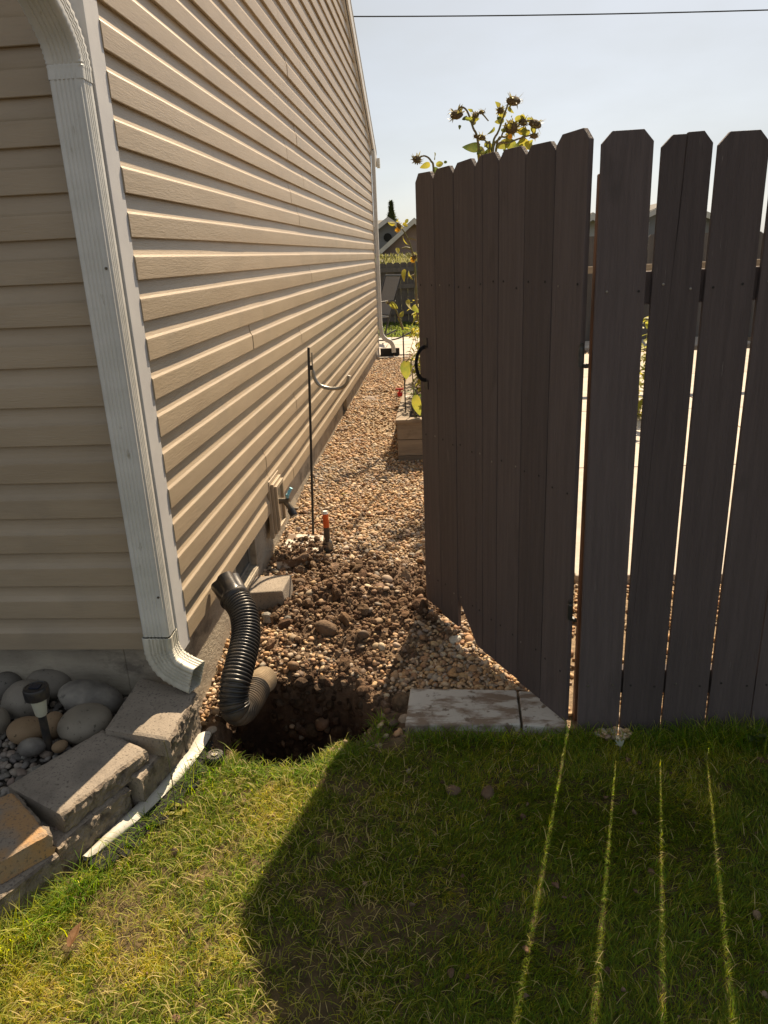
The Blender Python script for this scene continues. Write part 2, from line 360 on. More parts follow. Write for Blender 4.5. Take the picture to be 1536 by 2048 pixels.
# colours of the soil, with shade put into the pit's
x_, y_ = V[:, 0], V[:, 1]
def lerp(a, b, t): return a*(1-t[:, None])+b*t[:, None]
n1 = fbm(x_*7, y_*7, 51); n2 = fbm(x_*40, y_*40, 61)
thatch = lerp(np.array([[.055, .042, .020]]), np.array([[.15, .105, .05]]), n2*.6+n1*.4)
dirt = lerp(np.array([[.085, .052, .032]]), np.array([[.17, .11, .068]]), n2)
sand = lerp(np.array([[.20, .145, .09]]), np.array([[.30, .225, .145]]), n2)
field = lerp(np.array([[.12, .12, .03]]), np.array([[.22, .19, .06]]), fbm(x_*.4, y_*.4, 71))
yardlawn = lerp(np.array([[.06, .085, .02]]), np.array([[.10, .115, .03]]), n1)
cc = thatch.copy()
grav = ss(2.08, 2.14, y_); cc = lerp(cc, sand, grav)
dmv = dirtmask(x_, y_); cc = lerp(cc, dirt, np.clip(dmv, 0, 1))
cc = lerp(cc, yardlawn, ss(13.7, 13.8, y_)); cc = lerp(cc, field, ss(18.5, 19.5, y_))
bedm = ((x_ < wallx(y_)-.04) & (y_ < 2.25)); cc[bedm] = [.07, .06, .05]
hd = ss(1.0, .9, holed(x_, y_)); cc = lerp(cc, dirt*np.array([[.30, .28, .28]]), hd)       # moist subsoil, darkened further to put the pit's shade into its colour
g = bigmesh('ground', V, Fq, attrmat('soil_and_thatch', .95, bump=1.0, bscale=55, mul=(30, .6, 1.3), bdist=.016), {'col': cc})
props(g, kind='structure')

# ------------------------------------------------------------------ pebbles, clods
def ico(sub):
    import bmesh
    bm = bmesh.new(); bmesh.ops.create_icosphere(bm, subdivisions=sub, radius=1)
    V = np.array([v.co[:] for v in bm.verts]); Fc = np.array([[v.index for v in f.verts] for f in bm.faces]); bm.free(); return V, Fc
ICO = {k: ico(k) for k in (1, 2, 3)}
def scatter(name, P, r, cols, m, sub=2, lump=.18, flat=(.35, .78), label=None, smooth=True, sink=.15, tilt=.5):
    Vt, Ft = ICO[sub]; n = len(P); nv = len(Vt)
    T = []
    for k in range(16):
        d = np.zeros(nv)
        for j in range(5):
            ax = rng.normal(size=3); ax /= np.linalg.norm(ax)
            d += lump*np.sin(Vt@ax*rng.uniform(1.2, 3.5)+rng.uniform(0, 6))*.5
        T.append(Vt*(1+d)[:, None])
    T = np.array(T); tk = rng.integers(0, 16, n)
    sc = np.stack([np.ones(n), rng.uniform(.65, .95, n), rng.uniform(*flat, n)], -1)*r[:, None]
    W = T[tk]*sc[:, None, :]
    a = rng.uniform(0, 2*PI, n); bt = rng.normal(0, tilt, n)
    ca, sa, cb, sb = np.cos(a), np.sin(a), np.cos(bt), np.sin(bt)
    x, y, z = W[..., 0], W[..., 1], W[..., 2]
    x, z = x*cb[:, None]+z*sb[:, None], -x*sb[:, None]+z*cb[:, None]
    x, y = x*ca[:, None]-y*sa[:, None], x*sa[:, None]+y*ca[:, None]
    W = np.stack([x, y, z], -1)+P[:, None, :]
    W[..., 2] += (r*(.5-sink))[:, None]
    Fc = (Ft[None]+(np.arange(n)*nv)[:, None, None]).reshape(-1, 3)
    C = np.repeat(cols, nv, 0)
    return bigmesh(name, W.reshape(-1, 3), Fc, m, {'col': C}, smooth)
PAL = np.array([[.40, .29, .18], [.33, .23, .14], [.46, .36, .25], [.26, .16, .095], [.30, .26, .215], [.43, .31, .18], [.21, .155, .115], [.50, .42, .32], [.37, .24, .13], [.27, .235, .20], [.34, .22, .13]])
def palcols(n, pal=PAL, j=.12):
    c = pal[rng.integers(0, len(pal), n)]; return c*rng.uniform(1-j, 1+j, (n, 1))*rng.uniform(.97, 1.03, (n, 3))
def jgrid(x0, x1, y0, y1, s):
    X, Y = np.meshgrid(np.arange(x0, x1, s), np.arange(y0, y1, s)); X = X.ravel(); Y = Y.ravel()
    return X+rng.uniform(-.5, .5, X.size)*s, Y+rng.uniform(-.5, .5, X.size)*s
def inslab(x, y): return (x > -.165) & (x < .41) & (y > 2.12) & (y < 2.385)
PLX0, PLX1, PLY0, PLY1 = -.336, .42, 5.32, 9.2
def inplanter(x, y): return (x > PLX0-.01) & (x < PLX1) & (y > PLY0-.01) & (y < PLY1)
mg = attrmat('river_gravel', .75, bump=.25, bscale=150, mul=(90, .82, 1.15), bdist=.002, spec=.35)
xs, ys = [], []
for (x0, x1, y0, y1, s) in [(-.94, .42, 2.0, 4.0, .0150), (-.94, .42, 2.0, 3.6, .026), (-.94, .1, 4.0, 5.8, .0170)]:
    a, b = jgrid(x0, x1, y0, y1, s); xs.append(a); ys.append(b)
X = np.concatenate(xs); Y = np.concatenate(ys)
dm = dirtmask(X, Y); keep = (holed(X, Y) > 1.02) & ~inslab(X, Y) & ~inplanter(X, Y) & (rng.uniform(0, 1, X.size) > dm*1.02-.05) & ~((X > -.35) & (Y < 2.14)) & ~((X < -.5) & (Y < 2.03)) & ~((X < -.84) & (Y < 2.21))
keep &= ~((X > .1+.6*(4.2-Y)*.0) & (Y > 3.6) & (X > .25))
X, Y = X[keep], Y[keep]; n = X.size
rr = np.clip(rng.lognormal(math.log(.0085), .36, n), .0035, .021)
Z = gz(X, Y)+rng.uniform(-.002, .007, n)
pt_ = fbm(X*1.6, Y*1.6, 201, 3)[:, None]; gcol = palcols(n)*(.82+.36*pt_)*(np.array([[1.08, .96, .80]])*pt_+np.array([[.97, 1.0, 1.04]])*(1-pt_))
props(scatter('gravel_path', np.stack([X, Y, Z], -1), rr, gcol, mg, sub=2), 'rounded tan river gravel covering the side path by the house wall', kind='stuff')
# farther gravel and the gravel behind the fence, smaller in the picture
xs, ys = [], []
for (x0, x1, y0, y1, s) in [(-.94, -.3, 5.8, 11.1, .020), (.42, 2.4, 2.22, 4.6, .027), (.42, 3.4, 4.6, 11.0, .06), (-.3, .42, 9.2, 11.1, .03)]:
    a, b = jgrid(x0, x1, y0, y1, s); xs.append(a); ys.append(b)
X = np.concatenate(xs); Y = np.concatenate(ys)
keep = ~inplanter(X, Y) & ~((X > .62) & (X < 4.2) & (Y > 3.3) & (Y < 10.4)) & (rng.uniform(0, 1, X.size) > .75*ss(.58, .72, fbm(X*3.1, Y*1.6, 207, 4))); X, Y = X[keep], Y[keep]; n = X.size
rr = np.clip(rng.lognormal(math.log(.0105), .34, n), .005, .028)*np.where((X > .42) & (Y > 4.6), 2.2, 1)
props(scatter('far_gravel', np.stack([X, Y, gz(X, Y)+.002], -1), rr, palcols(n)*(.80+.4*fbm(X*1.6, Y*1.6, 201, 3)[:, None])*np.array([[1.04, .97, .88]]), mg, sub=1), 'tan gravel continuing towards the patio and behind the picket fence', kind='stuff')
# loose stones in the dug soil and pit
X, Y = jgrid(-.87, .0, 1.95, 3.75, .030); dm = dirtmask(X, Y); hh = holed(X, Y)
keep = (dm > .35) & (rng.uniform(0, 1, X.size) < .55) & ((hh > 1.0) | (rng.uniform(0, 1, X.size) < .35)) & (Y > 2.02)
keep &= (hh > 1.0) | (hh < .93)
X, Y = X[keep], Y[keep]; n = X.size
rr = np.clip(rng.lognormal(math.log(.009), .5, n), .004, .028)
props(scatter('loose_stones', np.stack([X, Y, gz(X, Y)], -1), rr, palcols(n)*np.array([[.62, .58, .55]]), mg, sub=2, sink=.3), 'stones scattered through the dug soil and in the pit', kind='stuff')
DP = np.array([[.13, .083, .052], [.17, .11, .07], [.10, .063, .04], [.20, .14, .095]])
X, Y = jgrid(-.92, .05, 2.0, 3.85, .0125); dm = dirtmask(X, Y); hh = holed(X, Y)
keep = (rng.uniform(0, 1, X.size) < dm*.85-.1) & (hh > 1.0) & (Y > 2.3) & ~inslab(X, Y)
X, Y = X[keep], Y[keep]; n = X.size
rr = np.clip(rng.lognormal(math.log(.0062), .55, n), .003, .032)
props(scatter('dirt_clods', np.stack([X, Y, gz(X, Y)], -1), rr, palcols(n, DP), attrmat('clod_soil', .97, bump=1.0, bscale=120, mul=(60, .7, 1.3), bdist=.006, spec=.1), sub=2, lump=.6, flat=(.6, 1.0), sink=.3, tilt=1, smooth=False), 'crumbly brown clods heaped beside the pit', kind='stuff')
n = 420; X = rng.uniform(-.89, -.64, n); Y = rng.uniform(3.50, 3.80, n)
props(scatter('paver_crumbs', np.stack([X, Y, np.full(n, .077)+rng.uniform(-.002, .002, n)], -1), np.clip(rng.lognormal(math.log(.005), .6, n), .002, .018), palcols(n, DP), bpy.data.materials['clod_soil'], sub=2, lump=.6, flat=(.5, .9), sink=.2, tilt=1, smooth=False), 'soil crumbs strewn over the paving stone', kind='stuff')
n = 520; a_ = rng.uniform(-.2, PI+.2, n); q_ = rng.uniform(.72, .99, n); X = HC[0]+HRX*q_*np.cos(a_); Y = HC[1]+HRY*q_*np.sin(a_)
Z = gz(X, Y)
props(scatter('pit_wall_clods', np.stack([X, Y, Z], -1), np.clip(rng.lognormal(math.log(.011), .5, n), .005, .03), palcols(n, DP)*.42, bpy.data.materials['clod_soil'], sub=2, lump=.6, flat=(.6, 1), sink=.4, tilt=1, smooth=False), 'lumps of soil clinging to the wall of the pit', kind='stuff')  # soil colour darkened to put the shade of the pit wall into it
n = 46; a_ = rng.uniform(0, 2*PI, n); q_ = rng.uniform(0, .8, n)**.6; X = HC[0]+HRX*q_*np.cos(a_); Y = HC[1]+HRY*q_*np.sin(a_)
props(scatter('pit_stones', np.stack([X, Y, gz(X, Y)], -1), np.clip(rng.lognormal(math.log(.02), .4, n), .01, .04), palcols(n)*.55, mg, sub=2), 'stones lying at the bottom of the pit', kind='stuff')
# dark pebbles of the bed
X, Y = jgrid(-1.75, -.86, 1.3, 2.22, .021); keep = (X < wallx(Y)-.07); X, Y = X[keep], Y[keep]; n = X.size
GP = np.array([[.17, .155, .14], [.24, .22, .20], [.12, .11, .10], [.28, .24, .20], [.20, .16, .13]])
props(scatter('bed_pebbles', np.stack([X, Y, gz(X, Y)+rng.uniform(0, .01, n)], -1), np.clip(rng.lognormal(math.log(.012), .3, n), .006, .024), palcols(n, GP), mg, sub=2), 'grey pebbles filling the garden bed against the house', kind='stuff')

# ------------------------------------------------------------------ house
HX, HY = -.922, 2.210            # faces of the siding
YF = 11.0                       # far corner
E0, EX = .299, .1214             # first course bottom, exposure
house = thing('house', (-3, 6, 0), 'tan vinyl sided house with white corner trim and downspout beside the gravel path', 'house')
PITCH = .415; ZE = 3.027; CY = 2.183; CXX = -.910; YM = (CY+YF)/2
def raketop(y): return ZE+PITCH*(min(y-CY, YF-y))
D = .0160
def plank(L_, seed, lap, zt0=None, cut=None):
    """vinyl course: length along local X from 0..L_, out along -Y, height Z; cut(x)-> max local z"""
    prof = [(.0005, EX+.004), (.0012, EX*.93), (.0032, EX*.80), (.0062, EX*.68), (.0098, EX*.60), (D-.0004, EX*.54), (D, EX*.50), (D+.0004, EX*.25), (D+.0002, .002), (D-.002, 0), (.001, .003)]
    n = max(2, int(L_/.22)); v = []; f = []; m = len(prof)
    for i in range(n+1):
        x = L_*i/n
        wob = (vn(np.array([x*1.7+seed*3.1]), np.array([seed*1.7]), 5)[0]-.5)*.0034; wz = (vn(np.array([x*.8+seed*5.3]), np.array([seed*.7]), 8)[0]-.5)*.003
        for d, z in prof:
            zz = z+wz
            if cut is not None: zz = min(zz, cut(x))
            v.append((x, -(d+wob+lap), zz))
    for i in range(n):
        for j in range(m-1):
            a = i*m+j; f.append((a, a+m, a+m+1, a+1))
    for i in (0, n): f.append(tuple(i*m+j for j in (range(m) if i == 0 else reversed(range(m)))))
    me = bpy.data.meshes.new('siding_plank'); me.from_pydata(v, [], f); me.update(); return me
k = 0; z = E0
while z < raketop(YM)-.02:
    # extent of the course under the rake
    y0, y1 = CY+.09, YF-.05
    if z+EX*.2 > ZE:
        dy = (z+EX*.2-ZE)/PITCH; y0 = max(y0, CY+dy); y1 = min(y1, YF-dy)
    if y1-y0 > .1:
        cuts = [y0]; c = y0+random.uniform(1.2, 3.6)
        while c < y1-.4: cuts.append(c); c += 3.66+random.uniform(-.2, .2)
        cuts.append(y1)
        for i in range(len(cuts)-1):
            a, b = cuts[i], cuts[i+1]
            cf = None
            if z+EX > ZE: cf = lambda x, a=a, z=z: max(.012, raketop(a+x)-z)
            me = plank(b-a+(.03 if i < len(cuts)-2 else 0), k*7+i, .0006*(i % 2), cut=cf)
            o = link('siding_plank', me, M['siding'], house, Matrix.Translation((HX, a, z)) @ Matrix.Rotation(PI/2, 4, 'Z'))
    k += 1; z += EX
k = 0
for k in range(22):
    cuts = [-3.6, -2.2-random.uniform(0, .9), -.988]
    for i in range(2):
        me = plank(cuts[i+1]-cuts[i]+(.03 if i == 0 else 0), 300+k*5+i, .001*(i % 2))
        link('siding_plank', me, M['siding'], house, Matrix.Translation((cuts[i], HY, E0+k*EX)))
# sheathing behind the siding (closes the volume), foundation
b = MB(); b.box((-9, HY+.01, .29), (HX-.004, YF-.03, ZE)); b.prism([(HX-.004, HY+.01, ZE), (HX-.004, YF-.03, ZE), (HX-.004, YM, raketop(YM)-.03)], (-8, 0, 0))
b.build('wall_sheathing', M['siding'], house)
FX, FY = -.945, 2.247
V1 = (3.02, 3.38); V2 = (6.90, 7.22); VZ = -.09
b = MB()
TF = .292; VB = .105
ysegs = [(FY, V1[0]), (V1[1], V2[0]), (V2[1], YF-.03)]
for a, c in ysegs: b.box((FX-.2, a, -.35), (FX, c, TF))
for a, c in (V1, V2): b.box((FX-.2, a, -.35), (FX, c, VB)); b.box((FX-.2, a, VB), (FX-.06, c, TF))
b.box((-9, FY, -.35), (FX-.2, FY+.2, TF))
b.build('foundation_wall', M['conc'], house, bevel=.004)
for (a, c) in (V1, V2):
    vt = MB(); vt.box((FX-.05, a+.004, VB+.005), (FX-.03, a+.03, TF-.002)); vt.box((FX-.05, c-.03, VB+.005), (FX-.03, c-.004, TF-.002)); vt.box((FX-.05, a+.03, VB+.005), (FX-.03, c-.03, VB+.027)); vt.box((FX-.05, a+.03, TF-.022), (FX-.03, c-.03, TF-.002))
    vo = vt.build('foundation_vent', M['ventg'], house, bevel=.001)
    ns = 16
    lv = MB()
    for i in range(ns):
        y = a+.035+(c-a-.07)*(i+.5)/ns; lv.box((FX-.046, y-.0035, VB+.027), (FX-.036, y+.0035, TF-.022))
    lv.build('vent_bars', M['ventg'], vo)
    MB().box((FX-.058, a+.02, VB+.01), (FX-.052, c-.02, TF-.014)).build('vent_screen', M['dark'], vo)
    MB().prism([(FX-.055, a+.006, VB+.002), (FX+.006, a+.006, VB-.007), (FX+.006, a+.006, VB-.025), (FX-.055, a+.006, VB-.025)][::-1], (0, c-a-.012, 0)).build('vent_sill', M['conc'], vo)
# corner trim (near, far)
def corner(y0, y1, x, zt, sgn):
    t = .0045
    b = MB(); b.box((x-.013, y0, E0-.012), (x, y1, zt))
    return b
tr = MB(); tr.prism([(CXX, CY, E0-.014), (CXX, CY+.094, E0-.014), (CXX-.024, CY+.094, E0-.014), (CXX-.024, CY+.04, E0-.014), (CXX-.096, CY+.04, E0-.014), (CXX-.096, CY, E0-.014)], (0, 0, ZE-E0+.02))
tr.build('corner_trim', M['trim'], house, bevel=.0015)
tr = MB(); tr.box((CXX-.03, YF-.055, .10), (CXX, YF, 3.0)); tr.build('corner_trim', M['trim'], house, bevel=.002)
# roof with rake boards
OV = .05
for sgn, ya, yb in ((1, CY-.42, YM), (-1, YF+.42, YM)):
    za = ZE-.42*PITCH+.03; zb = raketop(YM)+.03
    b = MB(); b.prism([(CXX+OV, ya, za), (CXX+OV, yb, zb), (CXX+OV, yb, zb+.05), (CXX+OV, ya, za+.05)][::sgn], (-8, 0, 0)); rf = b.build('roof', M['shingle'], house)
    b = MB(); b.prism([(CXX+OV-.002, ya, za-.15), (CXX+OV-.002, yb, zb-.15), (CXX+OV-.002, yb, zb-.003), (CXX+OV-.002, ya, za-.003)][::sgn], (-.02, 0, 0)); b.build('rake_board', M['trim'], house)
    b = MB(); b.prism([(CXX+.018, ya+sgn*.42, za+.42*PITCH-.17), (CXX+.018, yb, zb-.17), (CXX+.018, yb, zb-.10), (CXX+.018, ya+sgn*.42, za+.42*PITCH-.10)][::sgn], (-.03, 0, 0)); b.build('rake_trim', M['trim'], house)
MB().box((-9, CY-.42, ZE-.21), (CXX+OV-.03, CY-.005, ZE-.195)).build('soffit', M['trim'], house)
MB().box((-9, CY-.44, ZE-.23), (CXX+OV-.03, CY-.422, ZE-.07)).build('fascia', M['trim'], house)
MB().prism([(CXX+.03, CY-.443, ZE-.07), (CXX+.03, CY-.54, ZE-.07), (CXX+.03, CY-.54, ZE-.11), (CXX+.03, CY-.51, ZE-.18), (CXX+.03, CY-.443, ZE-.18)], (-8, 0, 0)).build('gutter', M['alu'], house, bevel=.004)
# near downspout: fluted rectangular pipe
def fluted(w, d, nf=5, depth=.0022):
    """cross-section (side, up) -> side along width; front face fluted"""
    P = []; hw, hd = w/2, d/2; r = .008
    def corner(cx, cy, a0):
        for k in range(4):
            a = a0+PI/2*k/3; P.append((cx+r*math.cos(a), cy+r*math.sin(a)))
    def face(x0, y0, x1, y1, n, nxx, nyy):
        for k in range(n*6+1):
            t = k/(n*6); off = -depth*max(0, math.sin(t*n*2*PI+PI))**.7 if 0 < t < 1 else 0
            P.append((x0+(x1-x0)*t+nxx*off, y0+(y1-y0)*t+nyy*off))
    corner(hw-r, hd-r, 0); face(hw-2*r, hd, -hw+2*r, hd, nf, 0, 1)
    corner(-hw+r, hd-r, PI/2); face(-hw, hd-2*r, -hw, -hd+2*r, nf-2, -1, 0)
    corner(-hw+r, -hd+r, PI); face(-hw+2*r, -hd, hw-2*r, -hd, nf, 0, -1)
    corner(hw-r, -hd+r, 3*PI/2); face(hw, -hd+2*r, hw, hd-2*r, nf-2, 1, 0)
    return P
DX, DY = -.956, 2.139
prof = fluted(.090, .064)
ds = MB(); ds.sweep([(DX, DY, .395), (DX, DY, 1.2), (DX, DY, 2.053)], prof, up=(0, -1, 0))
dso = ds.build('downspout', M['alu'], house, smooth=True, label='white fluted downspout at the near corner of the house')
def sweepf(path, prof, ups, scale=None):
    s = MB(); P = [Vector(p) for p in path]; n = len(prof)
    for k, p in enumerate(P):
        t = (P[min(k+1, len(P)-1)]-P[max(k-1, 0)]).normalized(); u = Vector(ups); sd_ = t.cross(u).normalized(); u = sd_.cross(t).normalized()
        sc = scale[k] if scale else (1, 1)
        for a, b_ in prof: s.v.append(tuple(p+sd_*a*sc[0]+u*b_*sc[1]))
    for k in range(len(P)-1):
        for j in range(n):
            a = k*n+j; b_ = k*n+(j+1) % n; s.f.append((a, b_, b_+n, a+n))
    return s
# bottom elbow: down then out to +X and towards the lawn
ctrl = [(DX, DY, .392), (DX, DY, .362), (DX+.003, DY-.001, .325), (DX+.026, DY-.006, .283), (DX+.068, DY-.016, .258), (DX+.118, DY-.030, .242)]
pth = bez(ctrl, 9)
sc = []
for i, p in enumerate(pth):
    t = i/len(pth); pl = 1+(.035*(1 if (i % 3 == 0) else -.4) if .3 < t < .82 else 0)
    sc.append((1.06*pl, 1.06*pl))
el = sweepf(pth, fluted(.090, .068, 5, .003), (0, -1, 0), sc)
elo = el.build('elbow', M['alud'], dso, smooth=True, label='dirty white outlet elbow with crimped bend')
sol = elo.modifiers.new('sol', 'SOLIDIFY'); sol.thickness = .0015
# top elbow up and out towards the eave gutter
ctrl = [(DX, DY, 2.015), (DX, DY, 2.06), (DX, DY-.022, 2.115), (DX, DY-.075, 2.17), (DX, DY-.17, 2.24), (DX, DY-.28, 2.33), (DX, DY-.42, 2.50), (DX, DY-.46, 2.84)]
pth = bez(ctrl, 8); sc = []
for i, p in enumerate(pth):
    pl = 1+(.03*(1 if (i % 2 == 0) else -.5) if 5 < i < 25 else 0); sc.append((1.05*pl, 1.05*pl))
def sweep_x(path, prof, scl):
    s = MB(); P = [Vector(p) for p in path]; n = len(prof)
    for k, p in enumerate(P):
        t = (P[min(k+1, len(P)-1)]-P[max(k-1, 0)]).normalized(); sd_ = Vector((1, 0, 0)); sd_ = (sd_-t*t.dot(sd_)).normalized(); u = sd_.cross(t).normalized()
        for a, b_ in prof: s.v.append(tuple(p+sd_*a*scl[k][0]-u*b_*scl[k][1]))
    for k in range(len(P)-1):
        for j in range(n):
            a = k*n+j; b_ = k*n+(j+1) % n; s.f.append((a, a+n, b_+n, b_))
    return s
sweep_x(pth, prof, sc).build('elbow', M['alu'], dso, smooth=True, label='upper white elbow reaching out to the gutter')
# seam bead, bracket screws on the downspout
MB().box((DX+.039, DY-.0385, .50), (DX+.042, DY-.032, 2.0)).build('seam', M['alu'], dso)
for zz, xx in ((1.55, .030), (.54, .030)):
    MB().lathe([(.004, 0), (.004, .002), (.002, .0035)], n=8, M=Matrix.Translation((DX+xx, DY-.033, zz)) @ Matrix.Rotation(PI/2, 4, 'X')).build('screw', M['brass'], dso)
# mounting block and hose tap
MBK = MB(); YA, YB = 3.64, 3.81; TX = -.858; TY = 3.725; TZ = .33
MBK.box((-.922, YA-.03, .155), (-.902, YB+.03, .47)); MBK.box((-.902, YA-.012, .175), (-.886, YB+.012, .45))
mb_ = MBK.build('mounting_block', M['siding'], house, bevel=.003, label='tan vinyl mounting block for the outdoor tap')
MB().box((-.886, YA, .19), (-.872, YA+.02, .435)).box((-.886, YB-.02, .19), (-.872, YB, .435)).box((-.886, YA+.02, .415), (-.872, YB-.02, .435)).box((-.886, YA+.02, .19), (-.872, YB-.02, .21)).build('rim', M['siding'], mb_, bevel=.002)
tap = MB(); tap.tube([(-.888, TY, TZ), (-.85, TY, TZ), (-.83, TY-.002, TZ-.002)], [.017, .015, .017], 12); tap.tube(bez([(-.85, TY, TZ-.005), (-.83, TY-.01, TZ-.03), (-.815, TY-.022, TZ-.055)], 6), .016, 12)
tp = tap.build('hose_tap', M['brass'], house, smooth=True, label='outdoor brass hose tap with pale blue handle')
MB().tube([(-.822, TY-.018, TZ-.045), (-.802, TY-.035, TZ-.075)], .021, 14).build('hose_connector', M['black'], tp, smooth=True)
hb = MB(); hb.tube([(-.84, TY, TZ+.01), (-.828, TY, TZ+.045)], .006, 8)
for i in range(6):
    a = i*PI/3; hb.tube([(-.828, TY, TZ+.045), (-.828+.014*math.cos(a), TY+.028*math.sin(a), TZ+.047+.024*math.cos(a))], [.006, .0095], 6)
hb.build('tap_handle', M['blue'], tp, smooth=True)
# far downspout with curved outlet
fd = MB(); fd.box((-.905, YF-.01, .55), (-.855, YF+.06, 2.9)); fdo = fd.build('downspout', M['alu'], house, bevel=.006, label='white downspout at the far corner of the house')
MB().sweep(bez([(-.88, YF+.02, .58), (-.865, YF+.02, .46), (-.81, YF+.02, .39), (-.745, YF+.02, .355), (-.71, YF+.02, .29), (-.70, YF+.02, .20)], 6), [(a*.7, b_) for a, b_ in fluted(.085, .06, 4)], up=(0, -1, 0)).build('elbow', M['alu'], fdo, smooth=True)
MB().box((CXX+OV, YF+.36, 2.72), (CXX+OV+.04, YF+.46, 2.84)).build('gutter_end', M['alu'], house)

# ------------------------------------------------------------------ fence and gate
def board_mesh(x0b, x1b, x0t, x1t, zb, zt, ear=.026, eh=.027, th=.016, botl=None, notch=None, seed=0):
    """outline in local XZ, front face at y=0, thickness +y"""
    rz = random.Random(seed)
    top = [(x1t, zt-eh), (x1t-ear, zt+rz.uniform(-.003, .003)), (x0t+ear, zt+rz.uniform(-.003, .003)), (x0t, zt-eh)]
    zb0 = zb if botl is None else botl
    nside = 9
    R_ = [(x1b+(x1t-x1b)*i/nside+rz.uniform(-.0007, .0007), zb+(zt-eh-zb)*i/nside) for i in range(1, nside)]
    Lf = [(x0t+(x0b-x0t)*i/nside+rz.uniform(-.0007, .0007), (zt-eh)+(zb0-(zt-eh))*i/nside) for i in range(1, nside)]
    out = [(x0b, zb0), (x1b, zb)]+R_+top+Lf
    return [(x, 0, z) for x, z in out]
fence = thing('picket_fence', (.9, 2.17, 0), 'dark brown painted dog-eared picket fence standing to the right of the open gate', 'fence')
PK = [(.434, .5700, .423, .555, 1.826), (.5752, .7050, .5765, .704, 1.815), (.7105, .8485, .7185, .845, 1.808), (.8545, .9925, .861, .989, 1.80), (.9945, 1.136, .9950, 1.135, 1.797), (1.141, 1.28, 1.140, 1.279, 1.79), (1.285, 1.425, 1.284, 1.424, 1.786), (1.43, 1.57, 1.43, 1.57, 1.78), (1.575, 1.715, 1.575, 1.715, 1.775), (1.72, 1.86, 1.72, 1.86, 1.77)]
for i, (a, b_, c, d, zt) in enumerate(PK):
    m_ = MB()
    if i == 1:      # a split runs down from the top of this picket
        xs_ = .6375; zs = 1.50
        o1 = [(a, 0, -.02), (b_, 0, -.02), (d, 0, zt-.028), (d-.024, 0, zt+.001), (xs_+.0022, 0, zt), (xs_-.004, 0, zs+.1), (xs_-.009, 0, zs)]
        o2 = [(a, 0, -.02), (xs_-.009, 0, zs), (xs_-.0055, 0, zs+.1), (xs_-.001, 0, zt-.004), (c+.026, 0, zt-.004), (c, 0, zt-.031)]
        m_.prism(o1, (0, .016, 0)); m_.prism(o2, (0, .016, 0))
    else:
        m_.prism(board_mesh(a, b_, c, d, -.02, zt, seed=i), (0, .016, 0))
    o = m_.build('picket', M['fence'], fence, mat=Matrix.Translation((0, 2.16+random.uniform(-.001, .001), 0)), bevel=.0012)
    if i == 1: o['label'] = 'picket split down from its top'
for z0 in (.14, 1.39):
    MB().box((.44, 2.178, z0), (1.9, 2.216, z0+.088)).build('rail', M['fence'], fence, bevel=.003)
MB().box((.432, 2.2165, -.4), (.520, 2.254, 1.735)).build('post', M['post'], fence, bevel=.004)
MB().box((1.83, 2.2165, -.4), (1.915, 2.302, 1.735)).build('post', M['post'], fence, bevel=.004)
for i, (a, b_, c, d, zt) in enumerate(PK[:5]):
    for zz in (1.435, .185):
        for fx in (.2, .8):
            x = a+(b_-a)*fx+random.uniform(-.006, .006)
            MB().lathe([(.0038, 0), (.0035, .0012), (.001, .0016)], n=7, M=Matrix.Translation((x, 2.1592, zz+random.uniform(-.008, .008))) @ Matrix.Rotation(PI/2, 4, 'X')).build('nail_head', M['steel'] if random.random() < .5 else M['dark'], fence)
GH = Vector((.394, 2.178, 0)); GT = Vector((-.089, 3.041, 0)); gd = (GT-GH).normalized(); GL = (GT-GH).length
# local x along the gate from the far (latch) edge to the hinge, local y = away from the camera side
gxv = -gd; gyv = Vector((0, 0, 1)).cross(gxv)
GM = Matrix(((gxv.x, gyv.x, 0, GT.x), (gxv.y, gyv.y, 0, GT.y), (0, 0, 1, 0), (0, 0, 0, 1)))
gate = thing('garden_gate', tuple(GH), 'dark brown board gate swung open beside the house with black arched handle', 'gate')
gate_w = GL/7
bots = [.075, .062, .050, .045, .040, .035, .028]
for i in range(7):
    x0 = i*gate_w+.0012; x1 = (i+1)*gate_w-.0012
    zt = 1.838+random.uniform(-.005, .005)+(-.004 if i == 0 else 0)
    m_ = MB()
    if i == 2: m_.prism(board_mesh(x0, x1, x0, x1, bots[i], zt, seed=40+i, botl=.20), (0, .016, 0))
    elif i == 3:
        xm = x0+.046; out = board_mesh(x0, x1, x0, x1, bots[i], zt, seed=40+i)
        m_.prism([(x0, 0, bots[i]), (xm-.001, 0, bots[i]), (xm-.001, 0, zt), (x0+.026, 0, zt-.004), (x0, 0, zt-.03)], (0, .016, 0))
        m_.prism([(xm+.001, 0, bots[i]-.004), (x1, 0, bots[i]), (x1, 0, zt-.028), (x1-.026, 0, zt), (xm+.001, 0, zt)], (0, .016, 0))
    else: m_.prism(board_mesh(x0, x1, x0, x1, bots[i], zt, seed=40+i), (0, .016, 0))
    o = m_.build('board', M['fence'], gate, mat=GM @ Matrix.Translation((0, random.uniform(-.001, .001), 0)), bevel=.0014)
    if i == 2: o['label'] = 'board with a slanting broken bottom corner'
    if i == 3: o['label'] = 'board cracked along its length'
for i in range(7):
    for zz in (.214, .845, 1.444):
        for fx in (.22, .78):
            MB().lathe([(.0036, 0), (.0033, .0012), (.001, .0016)], n=7, M=GM @ Matrix.Translation(((i+fx)*gate_w+random.uniform(-.008, .008), -.0008, zz+random.uniform(-.012, .012))) @ Matrix.Rotation(PI/2, 4, 'X')).build('nail_head', M['steel'] if random.random() < .3 else M['dark'], gate)
for z0 in (.17, .80, 1.40):
    MB().box((.01, .0168, z0), (GL-.045, .0500, z0+.088)).build('rail', M['fence'], gate, mat=GM, bevel=.003)
